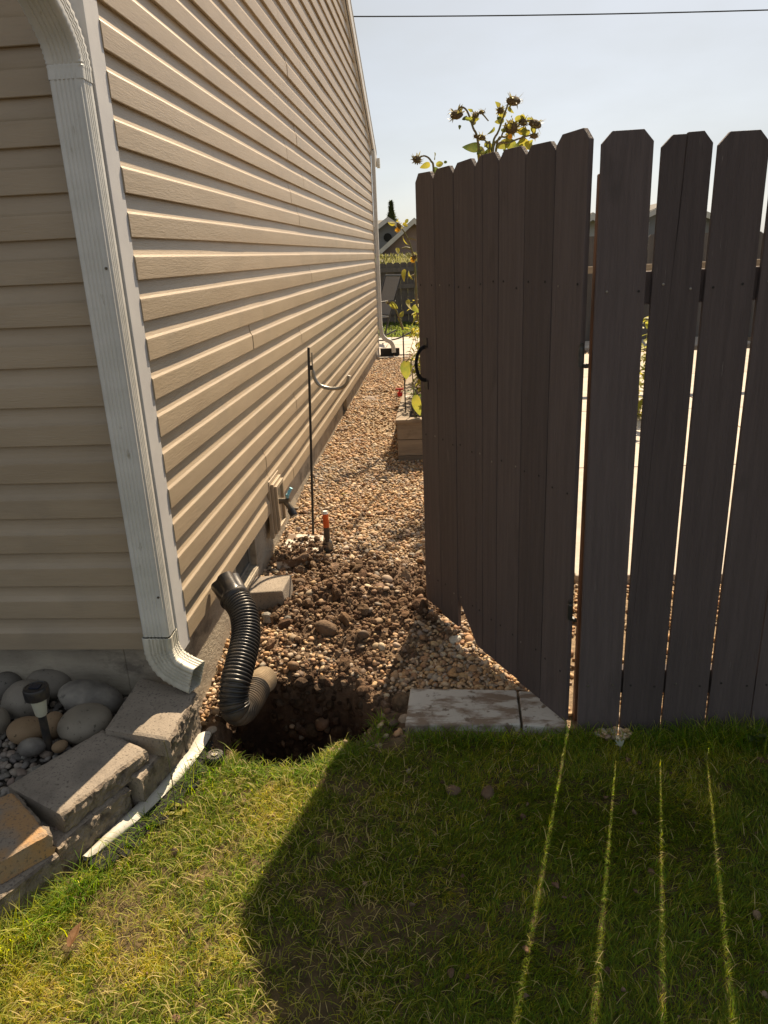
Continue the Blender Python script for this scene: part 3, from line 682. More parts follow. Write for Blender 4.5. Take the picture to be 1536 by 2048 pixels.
MB().box((GL-.26, .0505, .27), (GL-.17, .085, 1.38)).build('stile', M['fence'], gate, mat=GM, bevel=.003)
br = MB(); br.prism([(.03, .0505, .26), (.09, .0505, .26), (GL-.15, .0505, 1.39), (GL-.21, .0505, 1.39)], (0, .03, 0)); br.build('brace', M['fence'], gate, mat=GM)
hd_ = MB(); hz = 1.135
pts = []
for i in range(15):
    a = -PI/2+PI*i/14; pts.append((.055, -.004-.042*math.cos(a), hz+.066*math.sin(a)))
hd_.sweep(pts, [(-.006, -.002), (.006, -.002), (.0075, 0), (.006, .002), (-.006, .002), (-.0075, 0)], up=(1, 0, 0))
for s_ in (-1, 1): hd_.box((.040, -.0042, hz+s_*.083-.018), (.070, -.0005, hz+s_*.083+.018))
hd_.build('handle', M['blackmetal'], gate, mat=GM, label='black arched pull handle')
for zz in (1.255, .45):
    hg = MB(); hg.box((GL-.004, -.0035, zz-.03), (GL+.004, -.0006, zz+.03)); hg.lathe([(.007, -.030), (.0085, -.029), (.0085, .022), (.0055, .026), (.006, .036), (.003, .038)], (GL+.009, -.004, zz), 12)
    hg.box((GL+.012, -.004, zz-.032), (GL+.030, .006, zz-.020))
    hg.build('hinge', M['hinge'], gate, mat=GM, smooth=False, label='metal gate hinge')

# ------------------------------------------------------------------ garden wall blocks
wall = thing('garden_wall', (-1.1, 1.6, 0), 'low garden wall of loose grey concrete blocks in front of the downspout', 'wall')
import bmesh
def blockmesh(top, h, roughside=1, amp=.012, seed=0, skirt=0):
    """top: 4 top corners (TL back-left, TR back-right, BR front-right, BL front-left); the TR-BR side is split-faced"""
    tl, tr_, br_, bl = [Vector(p) for p in top]
    n = 26; m = 16; k = max(4, int(h/.008))
    bm = bmesh.new(); grid = {}
    def P(u, v, w_):
        a = tl.lerp(tr_, u); b_ = bl.lerp(br_, u); p = a.lerp(b_, v); p.z -= h*w_
        return p
    def vert(i, j, l):
        key = (i, j, l)
        if key not in grid:
            u, v, w_ = i/m, j/n, l/k
            p = P(u, v, w_)
            nrm = (tr_-tl).normalized()
            s = u**14
            if roughside:
                q = fbm(np.array([v*7+seed*3.3]), np.array([w_*h*40+seed]), 77+seed)[0]; q2 = fbm(np.array([v*26+seed]), np.array([w_*h*120]), 78+seed)[0]
                d = -(1-w_)*.002 + (q-.45)*amp*1.8+(q2-.5)*amp*1.0
                if w_ == 0: d = d*.45-.004
                p += nrm*d*s
                if u > .9 and 0 < w_ < 1: p += nrm*.004*s
            # worn top edges
            e = min(u, v, 1-v)
            if w_ == 0 and (j in (0, n) or i in (0, m)): p.z -= .0025+.002*random.random()
            grid[key] = bm.verts.new(p)
        return grid[key]
    for i in range(m):
        for j in range(n):
            bm.faces.new([vert(i, j, 0), vert(i, j+1, 0), vert(i+1, j+1, 0), vert(i+1, j, 0)])
            bm.faces.new([vert(i, j, k), vert(i+1, j, k), vert(i+1, j+1, k), vert(i, j+1, k)])
    for l in range(k):
        for j in range(n):
            bm.faces.new([vert(0, j, l), vert(0, j, l+1), vert(0, j+1, l+1), vert(0, j+1, l)])
            f = bm.faces.new([vert(m, j, l), vert(m, j+1, l), vert(m, j+1, l+1), vert(m, j, l+1)]); f.material_index = 1 if roughside else 0
        for i in range(m):
            bm.faces.new([vert(i, 0, l), vert(i+1, 0, l), vert(i+1, 0, l+1), vert(i, 0, l+1)])
            bm.faces.new([vert(i, n, l), vert(i, n, l+1), vert(i+1, n, l+1), vert(i+1, n, l)])
    bmesh.ops.recalc_face_normals(bm, faces=bm.faces)
    me = bpy.data.meshes.new('wall_block'); bm.to_mesh(me); bm.free(); return me
def wblock(top, h, m='block', label=None, rough=1, amp=.012, seed=0):
    c = sum((Vector(p) for p in top), Vector())/4
    me = blockmesh([Vector(p)-c for p in top], h, rough, amp, seed)
    me.materials.append(M[m]); me.materials.append(M['rough'])
    o = bpy.data.objects.new('wall_block', me); COL.objects.link(o); o.location = c; adopt(o, wall)
    if label: o['label'] = label
    return o
def T(pts, z): return [tuple(at(*p, z=z)) for p in pts]
c1 = [(-1.073, 2.192, .192), (-.845, 2.105, .190), (-.850, 1.848, .186), (-1.071, 1.894, .190)]
wblock(c1, .066, label='cap block under the downspout outlet, touching the foundation', seed=1)
c2 = T([(205, 1458), (292, 1498), (120, 1627), (15, 1570)], .17); wblock(c2, .066, label='middle cap block with a strip of sunlight along its split face', seed=2, amp=.014)
c3 = T([(-75, 1620), (28, 1582), (100, 1666), (-10, 1728)], .17); wblock(c3, .066, 'blockr', label='cap block with an orange rust stain', seed=3)
# cap of the next course, reaching out of the frame
c4 = [(-1.52, 1.33, .17), (-1.33, 1.42, .17), (-1.17, 1.28, .17), (-1.30, 1.10, .17)]
def off(c, dx, dy, z, sc=1.0):
    ce = sum((Vector(p) for p in c), Vector())/4
    return [tuple(Vector((ce.x+(p[0]-ce.x)*sc+dx, ce.y+(p[1]-ce.y)*sc+dy, z))) for p in c]
# lower course
L1 = [(-1.04, 2.17, .122), (-.858, 2.13, .122), (-.862, 2.00, .122), (-1.04, 2.03, .122)]
wblock(L1, .14, label='lower block standing under the cap beside the foundation', seed=5, amp=.004)
L1b = [(-1.06, 2.00, .120), (-.868, 1.985, .120), (-.915, 1.755, .120), (-1.09, 1.80, .120)]
wblock(L1b, .14, label='lower block under the first cap with a chipped corner', seed=6, amp=.004)
L2 = [(-1.15, 1.83, .100), (-.945, 1.735, .102), (-1.045, 1.500, .102), (-1.22, 1.62, .100)]
wblock(L2, .12, label='lower block with a broken face below the middle cap', seed=7, amp=.012)
L3 = [(-1.25, 1.60, .102), (-1.032, 1.478, .102), (-1.155, 1.255, .102), (-1.37, 1.385, .102)]
wblock(L3, .12, label='lower block below the rust-stained cap', seed=8, amp=.007)
L4 = [(-1.39, 1.35, .102), (-1.168, 1.24, .102), (-1.32, 1.00, .102), (-1.55, 1.10, .102)]
wblock(L4, .12, seed=9); wblock([(-1.42, 1.32, .17), (-1.20, 1.22, .17), (-1.34, 1.00, .17), (-1.56, 1.10, .17)], .066, seed=10)

# white edging strip with black fabric along the wall foot
outer = [(424, 1458), (402, 1494), (380, 1528), (340, 1570), (302, 1609), (248, 1657), (210, 1686), (172, 1716)]
inner = [(392, 1470), (378, 1493), (347, 1534), (323, 1561), (281, 1600), (221, 1655), (195, 1682), (164, 1712)]
b = MB(); n = len(outer); Vv = []
for k in range(n):
    o_ = at(outer[k][0]+4, outer[k][1]+3, z=.022); i_ = at(*inner[k], z=.030)
    j = .004*math.sin(k*2.1)
    Vv.append([(o_[0]+j, o_[1], .020+j), (o_[0]*.5+i_[0]*.5, o_[1]*.5+i_[1]*.5, .034), (i_[0], i_[1], .030), (i_[0]-.012, i_[1]+.006, .012), (o_[0]-.004, o_[1], .010)])
for r_ in Vv: b.v += [tuple(p) for p in r_]
for k in range(n-1):
    for j in range(5):
        a = k*5+j; c_ = k*5+(j+1) % 5; b.f.append((a, c_, c_+5, a+5))
ed = b.build('lawn_edging', M['plastic'], smooth=True); ed.modifiers['es'].split_angle = 1.2
props(ed, 'white plastic edging strip with torn black fabric lying along the foot of the block wall', 'edging')
sbs = ed.modifiers.new('sub', 'SUBSURF'); sbs.levels = 2; sbs.render_levels = 2
b = MB()
for k in range(n*6-6):
    t = k/6; i0 = int(t); f_ = t-i0
    p = Vector(Vv[i0][0]).lerp(Vector(Vv[min(i0+1, n-1)][0]), f_)
    if k < 4: continue
    wdt = (.040+.016*math.sin(k*1.3))*min(1, k/12)  # fringe widened so black fabric also stands in for the shadow beside the strip
    for s_ in range(3):
        a = p+Vector((random.uniform(-.01, .01), random.uniform(-.01, .01), -.006)); q = a+Vector((wdt*random.uniform(.7, 1.2), -wdt*.55*random.uniform(.5, 1.2), -.008+random.uniform(0, .006)))
        b.quad(a+Vector((-.008, -.012, 0)), q+Vector((-.004, -.008, 0)), q+Vector((.004, .008, 0)), a+Vector((.008, .012, 0)))
fb = b.build('fabric_fringe', M['fabric'], ed, label='torn black landscape fabric, widened to stand in for the dark shadow beside the strip')

# ------------------------------------------------------------------ cobbles
CM = {}
for key, c_, c2_ in (('grey', (.165, .148, .122), (.235, .21, .175)), ('tan', (.22, .15, .085), (.28, .195, .12)), ('light', (.21, .185, .145), (.28, .245, .195)), ('speck', (.28, .26, .225), (.11, .10, .09)), ('dark', (.12, .11, .095), (.165, .15, .13))):
    CM[key] = mat('river_cobble_'+key, c_, .8, c2_, scale=9, bump=.35, bscale=120, bdist=.002, spec=.3, stain=(60 if key != 'speck' else 30, (1, 1, 1), .63, .68, tuple(v*.45 for v in c_)))
COB = [  # px centre, radii px, y plane, material, label
 (51, 1400, 45, 37, 2.02, 'grey', 'large grey river cobble behind the solar light, left of its cap'),
 (99, 1368, 43, 30, 2.05, 'grey', 'grey river cobble against the foundation behind the solar light cap'),
 (183, 1398, 60, 30, 2.04, 'speck', 'speckled white and grey cobble against the foundation'),
 (171, 1446, 58, 38, 1.93, 'light', 'smooth rounded beige cobble resting beside the cap block'),
 (52, 1460, 33, 25, 1.93, 'tan', 'orange tan cobble left of the solar light stake'),
 (64, 1494, 27, 18, 1.87, 'speck', 'small pale grey cobble in front of the orange tan one'),
 (-6, 1440, 20, 30, 1.96, 'light', 'pale cobble cut off by the left edge of the picture'),
 (14, 1370, 30, 28, 2.06, 'dark', 'dark cobble against the foundation at the far left'),
 (108, 1450, 20, 28, 1.97, 'tan', 'brownish cobble half hidden behind the solar light stake'),
 (120, 1492, 17, 12, 1.88, 'tan', 'small brown stone right of the solar light stake')]
for i, (px, py, rx, ry, yy, mk, lab) in enumerate(COB):
    p = at(px, py, z=.125+.012*(ry > 24)); depth = np.dot(p-np.array([0, 0, H]), np.array([AX[2], AY[2], AZ[2]])); s_ = depth/F
    Vt, Ft = ICO[3]; rr_ = random.Random(i+3)
    d = np.zeros(len(Vt))
    for j in range(6):
        ax = np.array([rr_.gauss(0, 1) for _ in range(3)]); ax /= np.linalg.norm(ax); d += .045*np.sin(Vt@ax*rr_.uniform(1.2, 3)+rr_.uniform(0, 6))
    W = Vt*(1+d)[:, None]*np.array([rx*s_, (rx+ry)*.5*s_*1.05, ry*s_*.98])
    me = bpy.data.meshes.new('river_cobble'); me.from_pydata(W.tolist(), [], Ft.tolist()); me.update()
    o = link('river_cobble', me, CM[mk], None, Matrix.Translation(tuple(p)) @ Matrix.Rotation(rr_.uniform(-.3, .3), 4, 'Y'), smooth=True)
    props(o, lab or 'river cobble in the garden bed outside the picture', 'cobble', 'river cobbles in the garden bed')
# solar light
SL = at(97, 1500, y=1.906); sx, sy = float(SL[0])+.004, 1.906
sl = thing('solar_light', (sx, sy, .09), 'small black solar stake light among the river cobbles', 'light')
MB().tube([(sx, sy, .03), (sx, sy, .235)], .0125, 14).build('stake', M['black'], sl, smooth=True)
MB().lathe([(.015, .232), (.018, .236), (.024, .285), (.026, .300)], (sx, sy, 0), 20).build('lens', M['lens'], sl, smooth=True)
cp = MB().lathe([(.027, .298), (.037, .297), (.038, .300), (.038, .330), (.036, .334), (.030, .336), (.029, .334), (.001, .334)], (sx, sy, 0), 28).build('cap', M['black'], sl, smooth=True)
MB().box((sx-.016, sy-.013, .3345), (sx+.016, sy+.013, .337)).build('solar_panel', M['solar'], cp)

# ------------------------------------------------------------------ corrugated drain pipe
pipe = thing('drain_pipe', (-.75, 2.2, 0), 'black corrugated drain pipe rising out of the dug pit beside the foundation', 'pipe')
pc = bez([atd(470, 1196, 2.83), atd(487, 1225, 2.78), atd(492, 1270, 2.72), atd(482, 1320, 2.65), atd(471, 1365, 2.60), atd(467, 1398, 2.59), atd(472, 1420, 2.59)], 26)
def corr(path, r, pitch=.0125, amp=.0062, n=32):
    out = []; rs = []; acc = 0
    L_ = [0]
    for a, b_ in zip(path[:-1], path[1:]): L_.append(L_[-1]+(b_-a).length)
    tot = L_[-1]; N_ = int(tot/pitch)*6
    for i in range(N_+1):
        s_ = tot*i/N_; j = min(np.searchsorted(L_, s_, side='right')-1, len(path)-2); t = (s_-L_[j])/max(1e-6, L_[j+1]-L_[j])
        out.append(path[j].lerp(path[j+1], t)); ph = (i % 6)/6
        rs.append(r+amp*[0, .75, 1, 1, .75, 0][i % 6]*(1)-amp*.6)
    return MB().sweep(out, [(math.cos(2*PI*j/n), math.sin(2*PI*j/n)) for j in range(n)], scale=rs, up=(.13, .9, .3), cap=False)
corr(pc, .052).build('corrugated_body', M['black'], pipe, smooth=True)
pc2 = bez([atd(467, 1400, 2.59), atd(471, 1418, 2.59), atd(484, 1420, 2.63), atd(500, 1400, 2.70), atd(514, 1376, 2.78)], 20)
corr(pc2, .050, .012, .006).build('bend', M['dusty'], pipe, smooth=True, label='dust covered lower bend')
pc3 = bez([atd(502, 1394, 2.72), atd(516, 1370, 2.82), atd(530, 1358, 2.90)], 20)
corr(pc3, .049, .012, .007).build('corrugated_end', M['sandy'], pipe, smooth=True, label='sand coated ribbed end entering the soil')
# coupler: smooth collar with lobed open mouth
ax0 = pc[0]; axd = (pc[0]-pc[6]).normalized(); axd = (axd+Vector((-.05, .05, .15))).normalized()
q_ = axd.to_track_quat('Z', 'X').to_matrix().to_4x4()
cm = Matrix.Translation(ax0-axd*.01) @ q_
b = MB(); n = 48
rings = [(.056, -.002, 0), (.060, .004, 0), (.060, .012, 0), (.055, .016, 0), (.054, .026, .3), (.056, .040, 1), (.058, .085, 1), (.060, .098, 1), (.056, .098, 1), (.052, .06, 1), (.048, .02, .3)]
for r_, z_, l_ in rings:
    for j in range(n):
        a = 2*PI*j/n; lob = 1-.20*l_*(abs(math.sin(2*a+.4))**6)
        b.v.append((r_*lob*math.cos(a), r_*lob*math.sin(a), z_))
for k in range(len(rings)-1):
    for j in range(n):
        a = k*n+j; c_ = k*n+(j+1) % n; b.f.append((a, c_, c_+n, a+n))
b.build('coupler', M['black'], pipe, smooth=True, mat=cm, label='smooth black coupler with open lobed mouth')

# ------------------------------------------------------------------ loose things on the path
def single(name, b, m, label, cat, **k):
    o = b.build(name, m, **k); return props(o, label, cat)
# tilted concrete block by the vent
bt = at(540, 1186, y=3.06)
Mx = Matrix.Translation((-.825, 3.135, .085)) @ Matrix.Rotation(math.radians(-4), 4, 'Z') @ Matrix.Rotation(math.radians(-5), 4, 'Y') @ Matrix.Rotation(math.radians(4), 4, 'X')
o = single('concrete_block', MB().box((-.09, -.085, -.085), (.085, .08, .032)), M['block'], 'small tilted concrete block leaning by the foundation vent above the pipe', 'block', mat=Mx, bevel=.006)
# slabs under the gate
sl1 = thing('concrete_slab', (.05, 2.26, 0), 'pale concrete slab smeared with mud between the gravel and the lawn', 'slab')
MB().prism([(-.148, 2.150, -.03), (.244, 2.160, -.03), (.250, 2.368, -.03), (-.138, 2.378, -.03)][::-1], (0, 0, .060)).build('slab', M['pale'], sl1, bevel=.005)
sl2 = thing('concrete_slab', (.33, 2.26, 0), 'second pale slab reaching under the gate hinge, partly sunlit', 'slab')
MB().prism([(.252, 2.158, -.03), (.402, 2.145, -.03), (.405, 2.36, -.03), (.258, 2.366, -.03)][::-1], (0, 0, .058)).build('slab', M['pale'], sl2, bevel=.005)
# dirt-strewn paver
pv = [at(578, 1067, z=.085), at(647, 1070, z=.085), at(644, 1108, z=.075), at(552, 1123, z=.070)]
b = MB().prism([tuple(p) for p in pv], (0, 0, -.05)); o = single('paving_stone', b, M['pavd'], 'pale square paving stone strewn with dirt at the foot of the black rod', 'paving stone', bevel=.004)
# black rod with grey hook
rb = at(625, 1065, z=.075); rx_, ry_ = float(rb[0]), float(rb[1]); tz = float(at(617, 695, y=ry_)[2]); txx = float(at(617, 695, y=ry_)[0])
rod = thing('hose_stand', (rx_, ry_, .05), 'thin black metal rod with a curved grey hook standing on the path', 'hook stand')
MB().sweep([(rx_, ry_, .0), (txx, ry_, tz)], [(-.006, -.006), (.006, -.006), (.006, .006), (-.006, .006)], up=(0, 1, 0)).build('rod', M['blackmetal'], rod)
hk = [at(*p, y=ry_) for p in [(620.5, 705), (622, 735), (626, 756), (636, 770), (652, 776), (668, 777), (682, 774), (691, 765), (695, 751)]]
hkp = bez([(p[0]+.009, p[1]-.004, p[2]) for p in hk], 6)
MB().tube(hkp, [.004]*8+[.0095]*(len(hkp)-8), 10).build('hook', M['steel'], rod, smooth=True)
MB().box((txx-.0085, ry_-.0085, float(hk[1][2])-.012), (txx+.016, ry_+.0085, float(hk[1][2])+.012)).build('clamp', M['blackmetal'], rod, bevel=.001)
# orange handled tool stuck in the soil
tt = at(650, 1022, y=3.70); tb = at(656, 1098, y=3.70); tt, tb = Vector(tt), Vector(tb)
tool = thing('garden_trowel', tuple(tb), 'orange and black handled garden tool stuck upright in the dirt', 'trowel')
def seg(a, c_): return [tt.lerp(tb, a), tt.lerp(tb, c_)]
MB().tube(seg(0, .07), [.012, .0155], 12).build('end_cap', M['white'], tool, smooth=True)
MB().tube(seg(.07, .42), [.0155, .0165], 12).build('handle', M['orange'], tool, smooth=True)
MB().tube([tt.lerp(tb, x) for x in (.42, .5, .58, .7, .8)], [.017, .0155, .0175, .016, .010], 12).build('grip', M['black'], tool, smooth=True)
bl = MB(); sp = []
for i in range(7):
    v = .72+.40*i/6; wv = [.008, .022, .026, .027, .027, .024, .012][i]
    c_ = tt.lerp(tb, v)
    for j in range(5):
        a = (j-2)/2; sp.append((c_.x+wv*a, c_.y-.010*(1-a*a)+.006, c_.z))
bl.v = [tuple(p) for p in sp]
for i in range(6):
    for j in range(4): a = i*5+j; bl.f.append((a, a+1, a+6, a+5))
bo = bl.build('blade', M['steel'], tool, smooth=True); sm = bo.modifiers.new('s', 'SOLIDIFY'); sm.thickness = .002
# single stones that stand out
def rock(name, px, py, z, r, m, label, cat, flat=.7, sub=2, seed=1, ang=True):
    p = at(px, py, z=z)
    for _ in range(4): p = at(px, py, z=float(gz(p[0], p[1]))+r*flat*.4)
    Vt, Ft = ICO[sub]; g_ = np.random.default_rng(seed)
    d = sum(.10*np.sin(Vt@(lambda a: a/np.linalg.norm(a))(g_.normal(size=3))*g_.uniform(1.5, 4)+g_.uniform(0, 6)) for _ in range(5))
    W = Vt*(1+d)[:, None]*np.array([r, r*.8, r*flat])
    me = bpy.data.meshes.new(name); me.from_pydata(W.tolist(), [], Ft.tolist()); me.update()
    zz = float(gz(p[0], p[1]))+r*flat*.55
    o = link(name, me, m, None, Matrix.Translation((p[0], p[1], zz)) @ Matrix.Rotation(seed, 4, 'Z'), smooth=not ang)
    return props(o, label, cat)
M['palerock'] = mat('pale_broken_rock', (.52, .50, .42), .85, (.42, .40, .34), scale=12, bump=.5, bscale=40)
rock('broken_stone', 908, 1278, .055, .030, M['palerock'], 'pale angular stone on the gravel at the foot of the gate', 'stone', .6, 2, 4)
rock('round_stone', 818, 1543, .02, .009, CM['light'], 'tiny round pale stone lying on the shaded lawn', 'stone', 1, 2, 5, False)
rock('flat_stone', 758, 1052, .15, .032, CM['light'], 'flat pale oval stone lying on the gravel right of the garden tool', 'stone', .35, 3, 6, False)
rock('round_stone', 652, 1112, .16, .026, CM['tan'], 'rounded tan stone on the dirt below the garden tool', 'stone', .7, 3, 7, False)
for (px, py, w_, h_, lab) in [(742, 803, .16, .30, 'crumpled grey landscape fabric showing through the far gravel near the wall'), (712, 886, .09, .12, 'small grey scrap of fabric showing through the gravel halfway along the path')]:
    p0 = at(px, py, z=.085); nu, nv = 18, 14; vv = []; ff = []
    for i in range(nu+1):
        for j in range(nv+1):
            u, v = i/nu, j/nv; xx = p0[0]+(u-.5)*w_*(1+.3*math.sin(v*9)); yy = p0[1]+(v-.5)*h_*(1+.3*math.sin(u*7+1))
            ed_ = min(u, 1-u, v, 1-v)*4
            vv.append((xx, yy, float(gz(xx, yy))+.004+min(1, ed_)*.030*float(fbm(np.array([xx*22]), np.array([yy*14]), 5)[0])*1.2))
    for i in range(nu):
        for j in range(nv): a = i*(nv+1)+j; ff.append((a, a+nv+1, a+nv+2, a+1))
    b = MB(); b.v = vv; b.f = ff; o = b.build('landscape_fabric', M['scrap'], smooth=True); o.modifiers['es'].split_angle = 2; props(o, lab, 'fabric')
# clod with fabric scraps and soil lumps on the heap
soilm = attrmat('x', .9) if False else mat('soil_lump', (.12, .078, .048), .97, (.17, .115, .075), scale=16, bump=1, bscale=70, bdist=.008)
for (px, py, z_, r, lab) in [(650, 1260, .09, .045, 'large brown soil clod near the pit edge'), (600, 1166, .17, .028, 'reddish soil lump right of the concrete block'), (975, 1586, .02, .026, 'dark soil lump lying on the shaded grass, nearer the gate'), (905, 1582, .02, .024, 'dark soil lump lying on the shaded grass, nearer the pit')]:
    o = rock('soil_clod', px, py, z_, r, soilm, lab, 'soil clod', .6, 3, int(px), False)
rock('broken_stone', 535, 1236, .10, .030, CM['speck'], 'grey broken stone in the gap under the tilted block', 'stone', .7, 2, 9)
rock('broken_stone', 575, 1230, .10, .022, CM['dark'], 'dark stone chip below the tilted block', 'stone', .7, 2, 10)
# stone glimpsed at the pit bottom
pb = np.array([-.47, 2.22]); Vt, Ft = ICO[3]
me = bpy.data.meshes.new('pit_stone'); me.from_pydata((Vt*np.array([.05, .045, .035])*(1+.06*np.sin(Vt[:, :1]*3))).tolist(), [], Ft.tolist())
o = link('pit_stone', me, CM['tan'], None, Matrix.Translation((-.485, 2.345, float(gz(-.485, 2.345))+.018)), smooth=True); props(o, 'large rounded stone at the bottom of the dug pit', 'stone')
# sprinkler head
sp_ = at(430, 1512, z=.02); sk = thing('sprinkler_head', (sp_[0], sp_[1], 0), 'round black pop-up sprinkler head beside the pit edge', 'sprinkler')
MB().lathe([(.030, -.05), (.030, .012), (.027, .016), (.020, .016), (.019, .014), (.001, .014)], (sp_[0], sp_[1], .012), 26).build('housing', M['black'], sk, smooth=True)
MB().lathe([(.012, .0), (.0115, .004), (.0095, .004), (.009, .002), (.004, .002), (.0035, .005), (.0005, .005)], (sp_[0], sp_[1], .0262), 22).build('nozzle', M['steel'], sk, smooth=True)

# ------------------------------------------------------------------ grass
mgr = attrmat('grass_blade', .6, transl=.55, spec=.3)
def blades(name, X, Y, hgt, wid, lean, cols, label, curl=1.0, pw=1.6, zoff=-.004, dirs=None):
    n = X.size; Z = gz(X, Y)+zoff
    a = rng.uniform(0, 2*PI, n) if dirs is None else dirs
    dx, dy = np.cos(a), np.sin(a); px_, py_ = -dy, dx
    # 4 levels: base pair, mid pair, upper pair, tip
    t = np.array([0, .38, .72, 1.0]) if n < 60000 else np.array([0, .55, 1.0]); W = []; nl = len(t)-1
    for i, ti in enumerate(t):
        out = lean*(ti**pw)*hgt; zz = hgt*ti*np.sqrt(np.clip(1-(lean*.75*ti)**2, .06, 1))*(1-.15*curl*ti*lean)
        cx_, cy_, cz_ = X+dx*out, Y+dy*out, Z+zz
        w_ = wid*([1, .9, .62, 0] if nl == 3 else [1, .75, 0])[i]*.5
        if i < nl: W.append(np.stack([cx_-px_*w_, cy_-py_*w_, cz_], -1)); W.append(np.stack([cx_+px_*w_, cy_+py_*w_, cz_], -1))
        else: W.append(np.stack([cx_, cy_, cz_], -1))
    W = np.stack(W, 1)
    base = (np.arange(n)*(2*nl+1))[:, None]
    tri = np.array([[0, 1, 3], [0, 3, 2], [2, 3, 5], [2, 5, 4], [4, 5, 6]] if nl == 3 else [[0, 1, 3], [0, 3, 2], [2, 3, 4]])
    Fc = (tri[None]+base[:, :, None]).reshape(-1, 3)
    C = np.repeat(cols, 2*nl+1, 0)
    return props(bigmesh(name, W.reshape(-1, 3), Fc, mgr, {'col': C}, True), label, kind='stuff')
def lawn_keep(X, Y):
    h = holed(X, Y); wx = wallx(Y)
    edge = 2.115+.03*(fbm(X*14, Y*0, 4)-.5)
    k = (X > wx+.112-.045*ss(1.60, 1.35, Y)+.02*(fbm(X*30, Y*30, 8)-.5)) & (Y < edge) & (h > 1.06+.10*(fbm(X*20, Y*20, 6)-.5))
    k &= ~((X < -.72) & (Y > 1.96)) | ((X < -.7) & (Y <= 1.98) & (rng.uniform(0, 1, X.size) < .35))
    k &= ~((X > -.33) & (X < -.14) & (Y > 2.07))
    return k
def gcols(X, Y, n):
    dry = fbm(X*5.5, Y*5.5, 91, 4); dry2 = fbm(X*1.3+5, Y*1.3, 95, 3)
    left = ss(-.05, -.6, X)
    p = np.clip(((dry-.47)*2.6+.06+(dry2-.5)*.6)*(.45+.55*left)+.24*left, .04, .85)  # blades tinted yellower left, greener right, putting sun and fence shade into colour
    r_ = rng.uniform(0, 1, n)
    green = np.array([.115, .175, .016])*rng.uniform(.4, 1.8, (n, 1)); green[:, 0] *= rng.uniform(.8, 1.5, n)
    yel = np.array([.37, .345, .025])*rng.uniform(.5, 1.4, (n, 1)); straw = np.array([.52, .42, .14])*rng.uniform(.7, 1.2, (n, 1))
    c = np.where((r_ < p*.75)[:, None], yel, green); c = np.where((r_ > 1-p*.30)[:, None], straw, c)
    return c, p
n = 70; X = rng.uniform(-.9, 1.2, n); Y = rng.uniform(1.0, 2.08, n); kp = lawn_keep(X, Y); X, Y = X[kp], Y[kp]; n = X.size
props(scatter('lawn_crumbs', np.stack([X, Y, gz(X, Y)+.012], -1), rng.uniform(.003, .009, n), palcols(n, DP), bpy.data.materials['clod_soil'], sub=2, lump=.5, sink=.2, tilt=1, smooth=False), 'crumbs of soil scattered over the lawn', kind='stuff')
NB = 380000
X = rng.uniform(-1.3, 1.5, NB); Y = rng.uniform(.92, 2.14, NB)
bare = fbm(X*6.5, Y*6.5, 111, 4)
kp = lawn_keep(X, Y) & (rng.uniform(0, 1, NB) < .12+1.1*ss(.25, .8, fbm(X*38, Y*38, 119, 3))) & (rng.uniform(0, 1, NB) > ss(.55, .70, bare)*.92*(.25+.75*ss(.2, -.2, X)))
X, Y = X[kp], Y[kp]; n = X.size
c, p = gcols(X, Y, n)
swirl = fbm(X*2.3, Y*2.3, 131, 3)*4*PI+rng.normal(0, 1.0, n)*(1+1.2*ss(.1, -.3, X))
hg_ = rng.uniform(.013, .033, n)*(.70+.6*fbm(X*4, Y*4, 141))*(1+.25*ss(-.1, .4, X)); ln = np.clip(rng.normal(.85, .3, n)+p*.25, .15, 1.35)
blades('lawn', X, Y, hg_, rng.uniform(.0013, .0026, n), ln, c, 'short lawn grass with dry patches, coloured yellower in the sun and greener in the fence shade', dirs=swirl, pw=1.25)
X = rng.uniform(-1.3, 1.5, 16000); Y = rng.uniform(.92, 2.12, 16000); kp = lawn_keep(X, Y) & (rng.uniform(0, 1, 16000) < .25+.75*ss(.1, -.3, X)); X, Y = X[kp], Y[kp]; n = X.size
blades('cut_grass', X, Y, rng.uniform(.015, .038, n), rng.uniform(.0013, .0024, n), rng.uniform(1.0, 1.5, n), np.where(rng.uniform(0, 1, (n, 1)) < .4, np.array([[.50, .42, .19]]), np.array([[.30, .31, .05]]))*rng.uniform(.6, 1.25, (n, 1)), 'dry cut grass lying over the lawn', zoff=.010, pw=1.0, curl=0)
# thinner lawn around, outside the frame
X = rng.uniform(-2.4, 2.4, 42000); Y = rng.uniform(-.2, 2.14, 42000)
kp = lawn_keep(X, Y) & ~((X > -1.3) & (X < 1.5) & (Y > .92)); X, Y = X[kp], Y[kp]; n = X.size; c, p = gcols(X, Y, n)
blades('outer_lawn', X, Y, rng.uniform(.025, .05, n), rng.uniform(.003, .005, n), rng.uniform(.4, 1.2, n), c, 'lawn grass continuing towards the viewer')
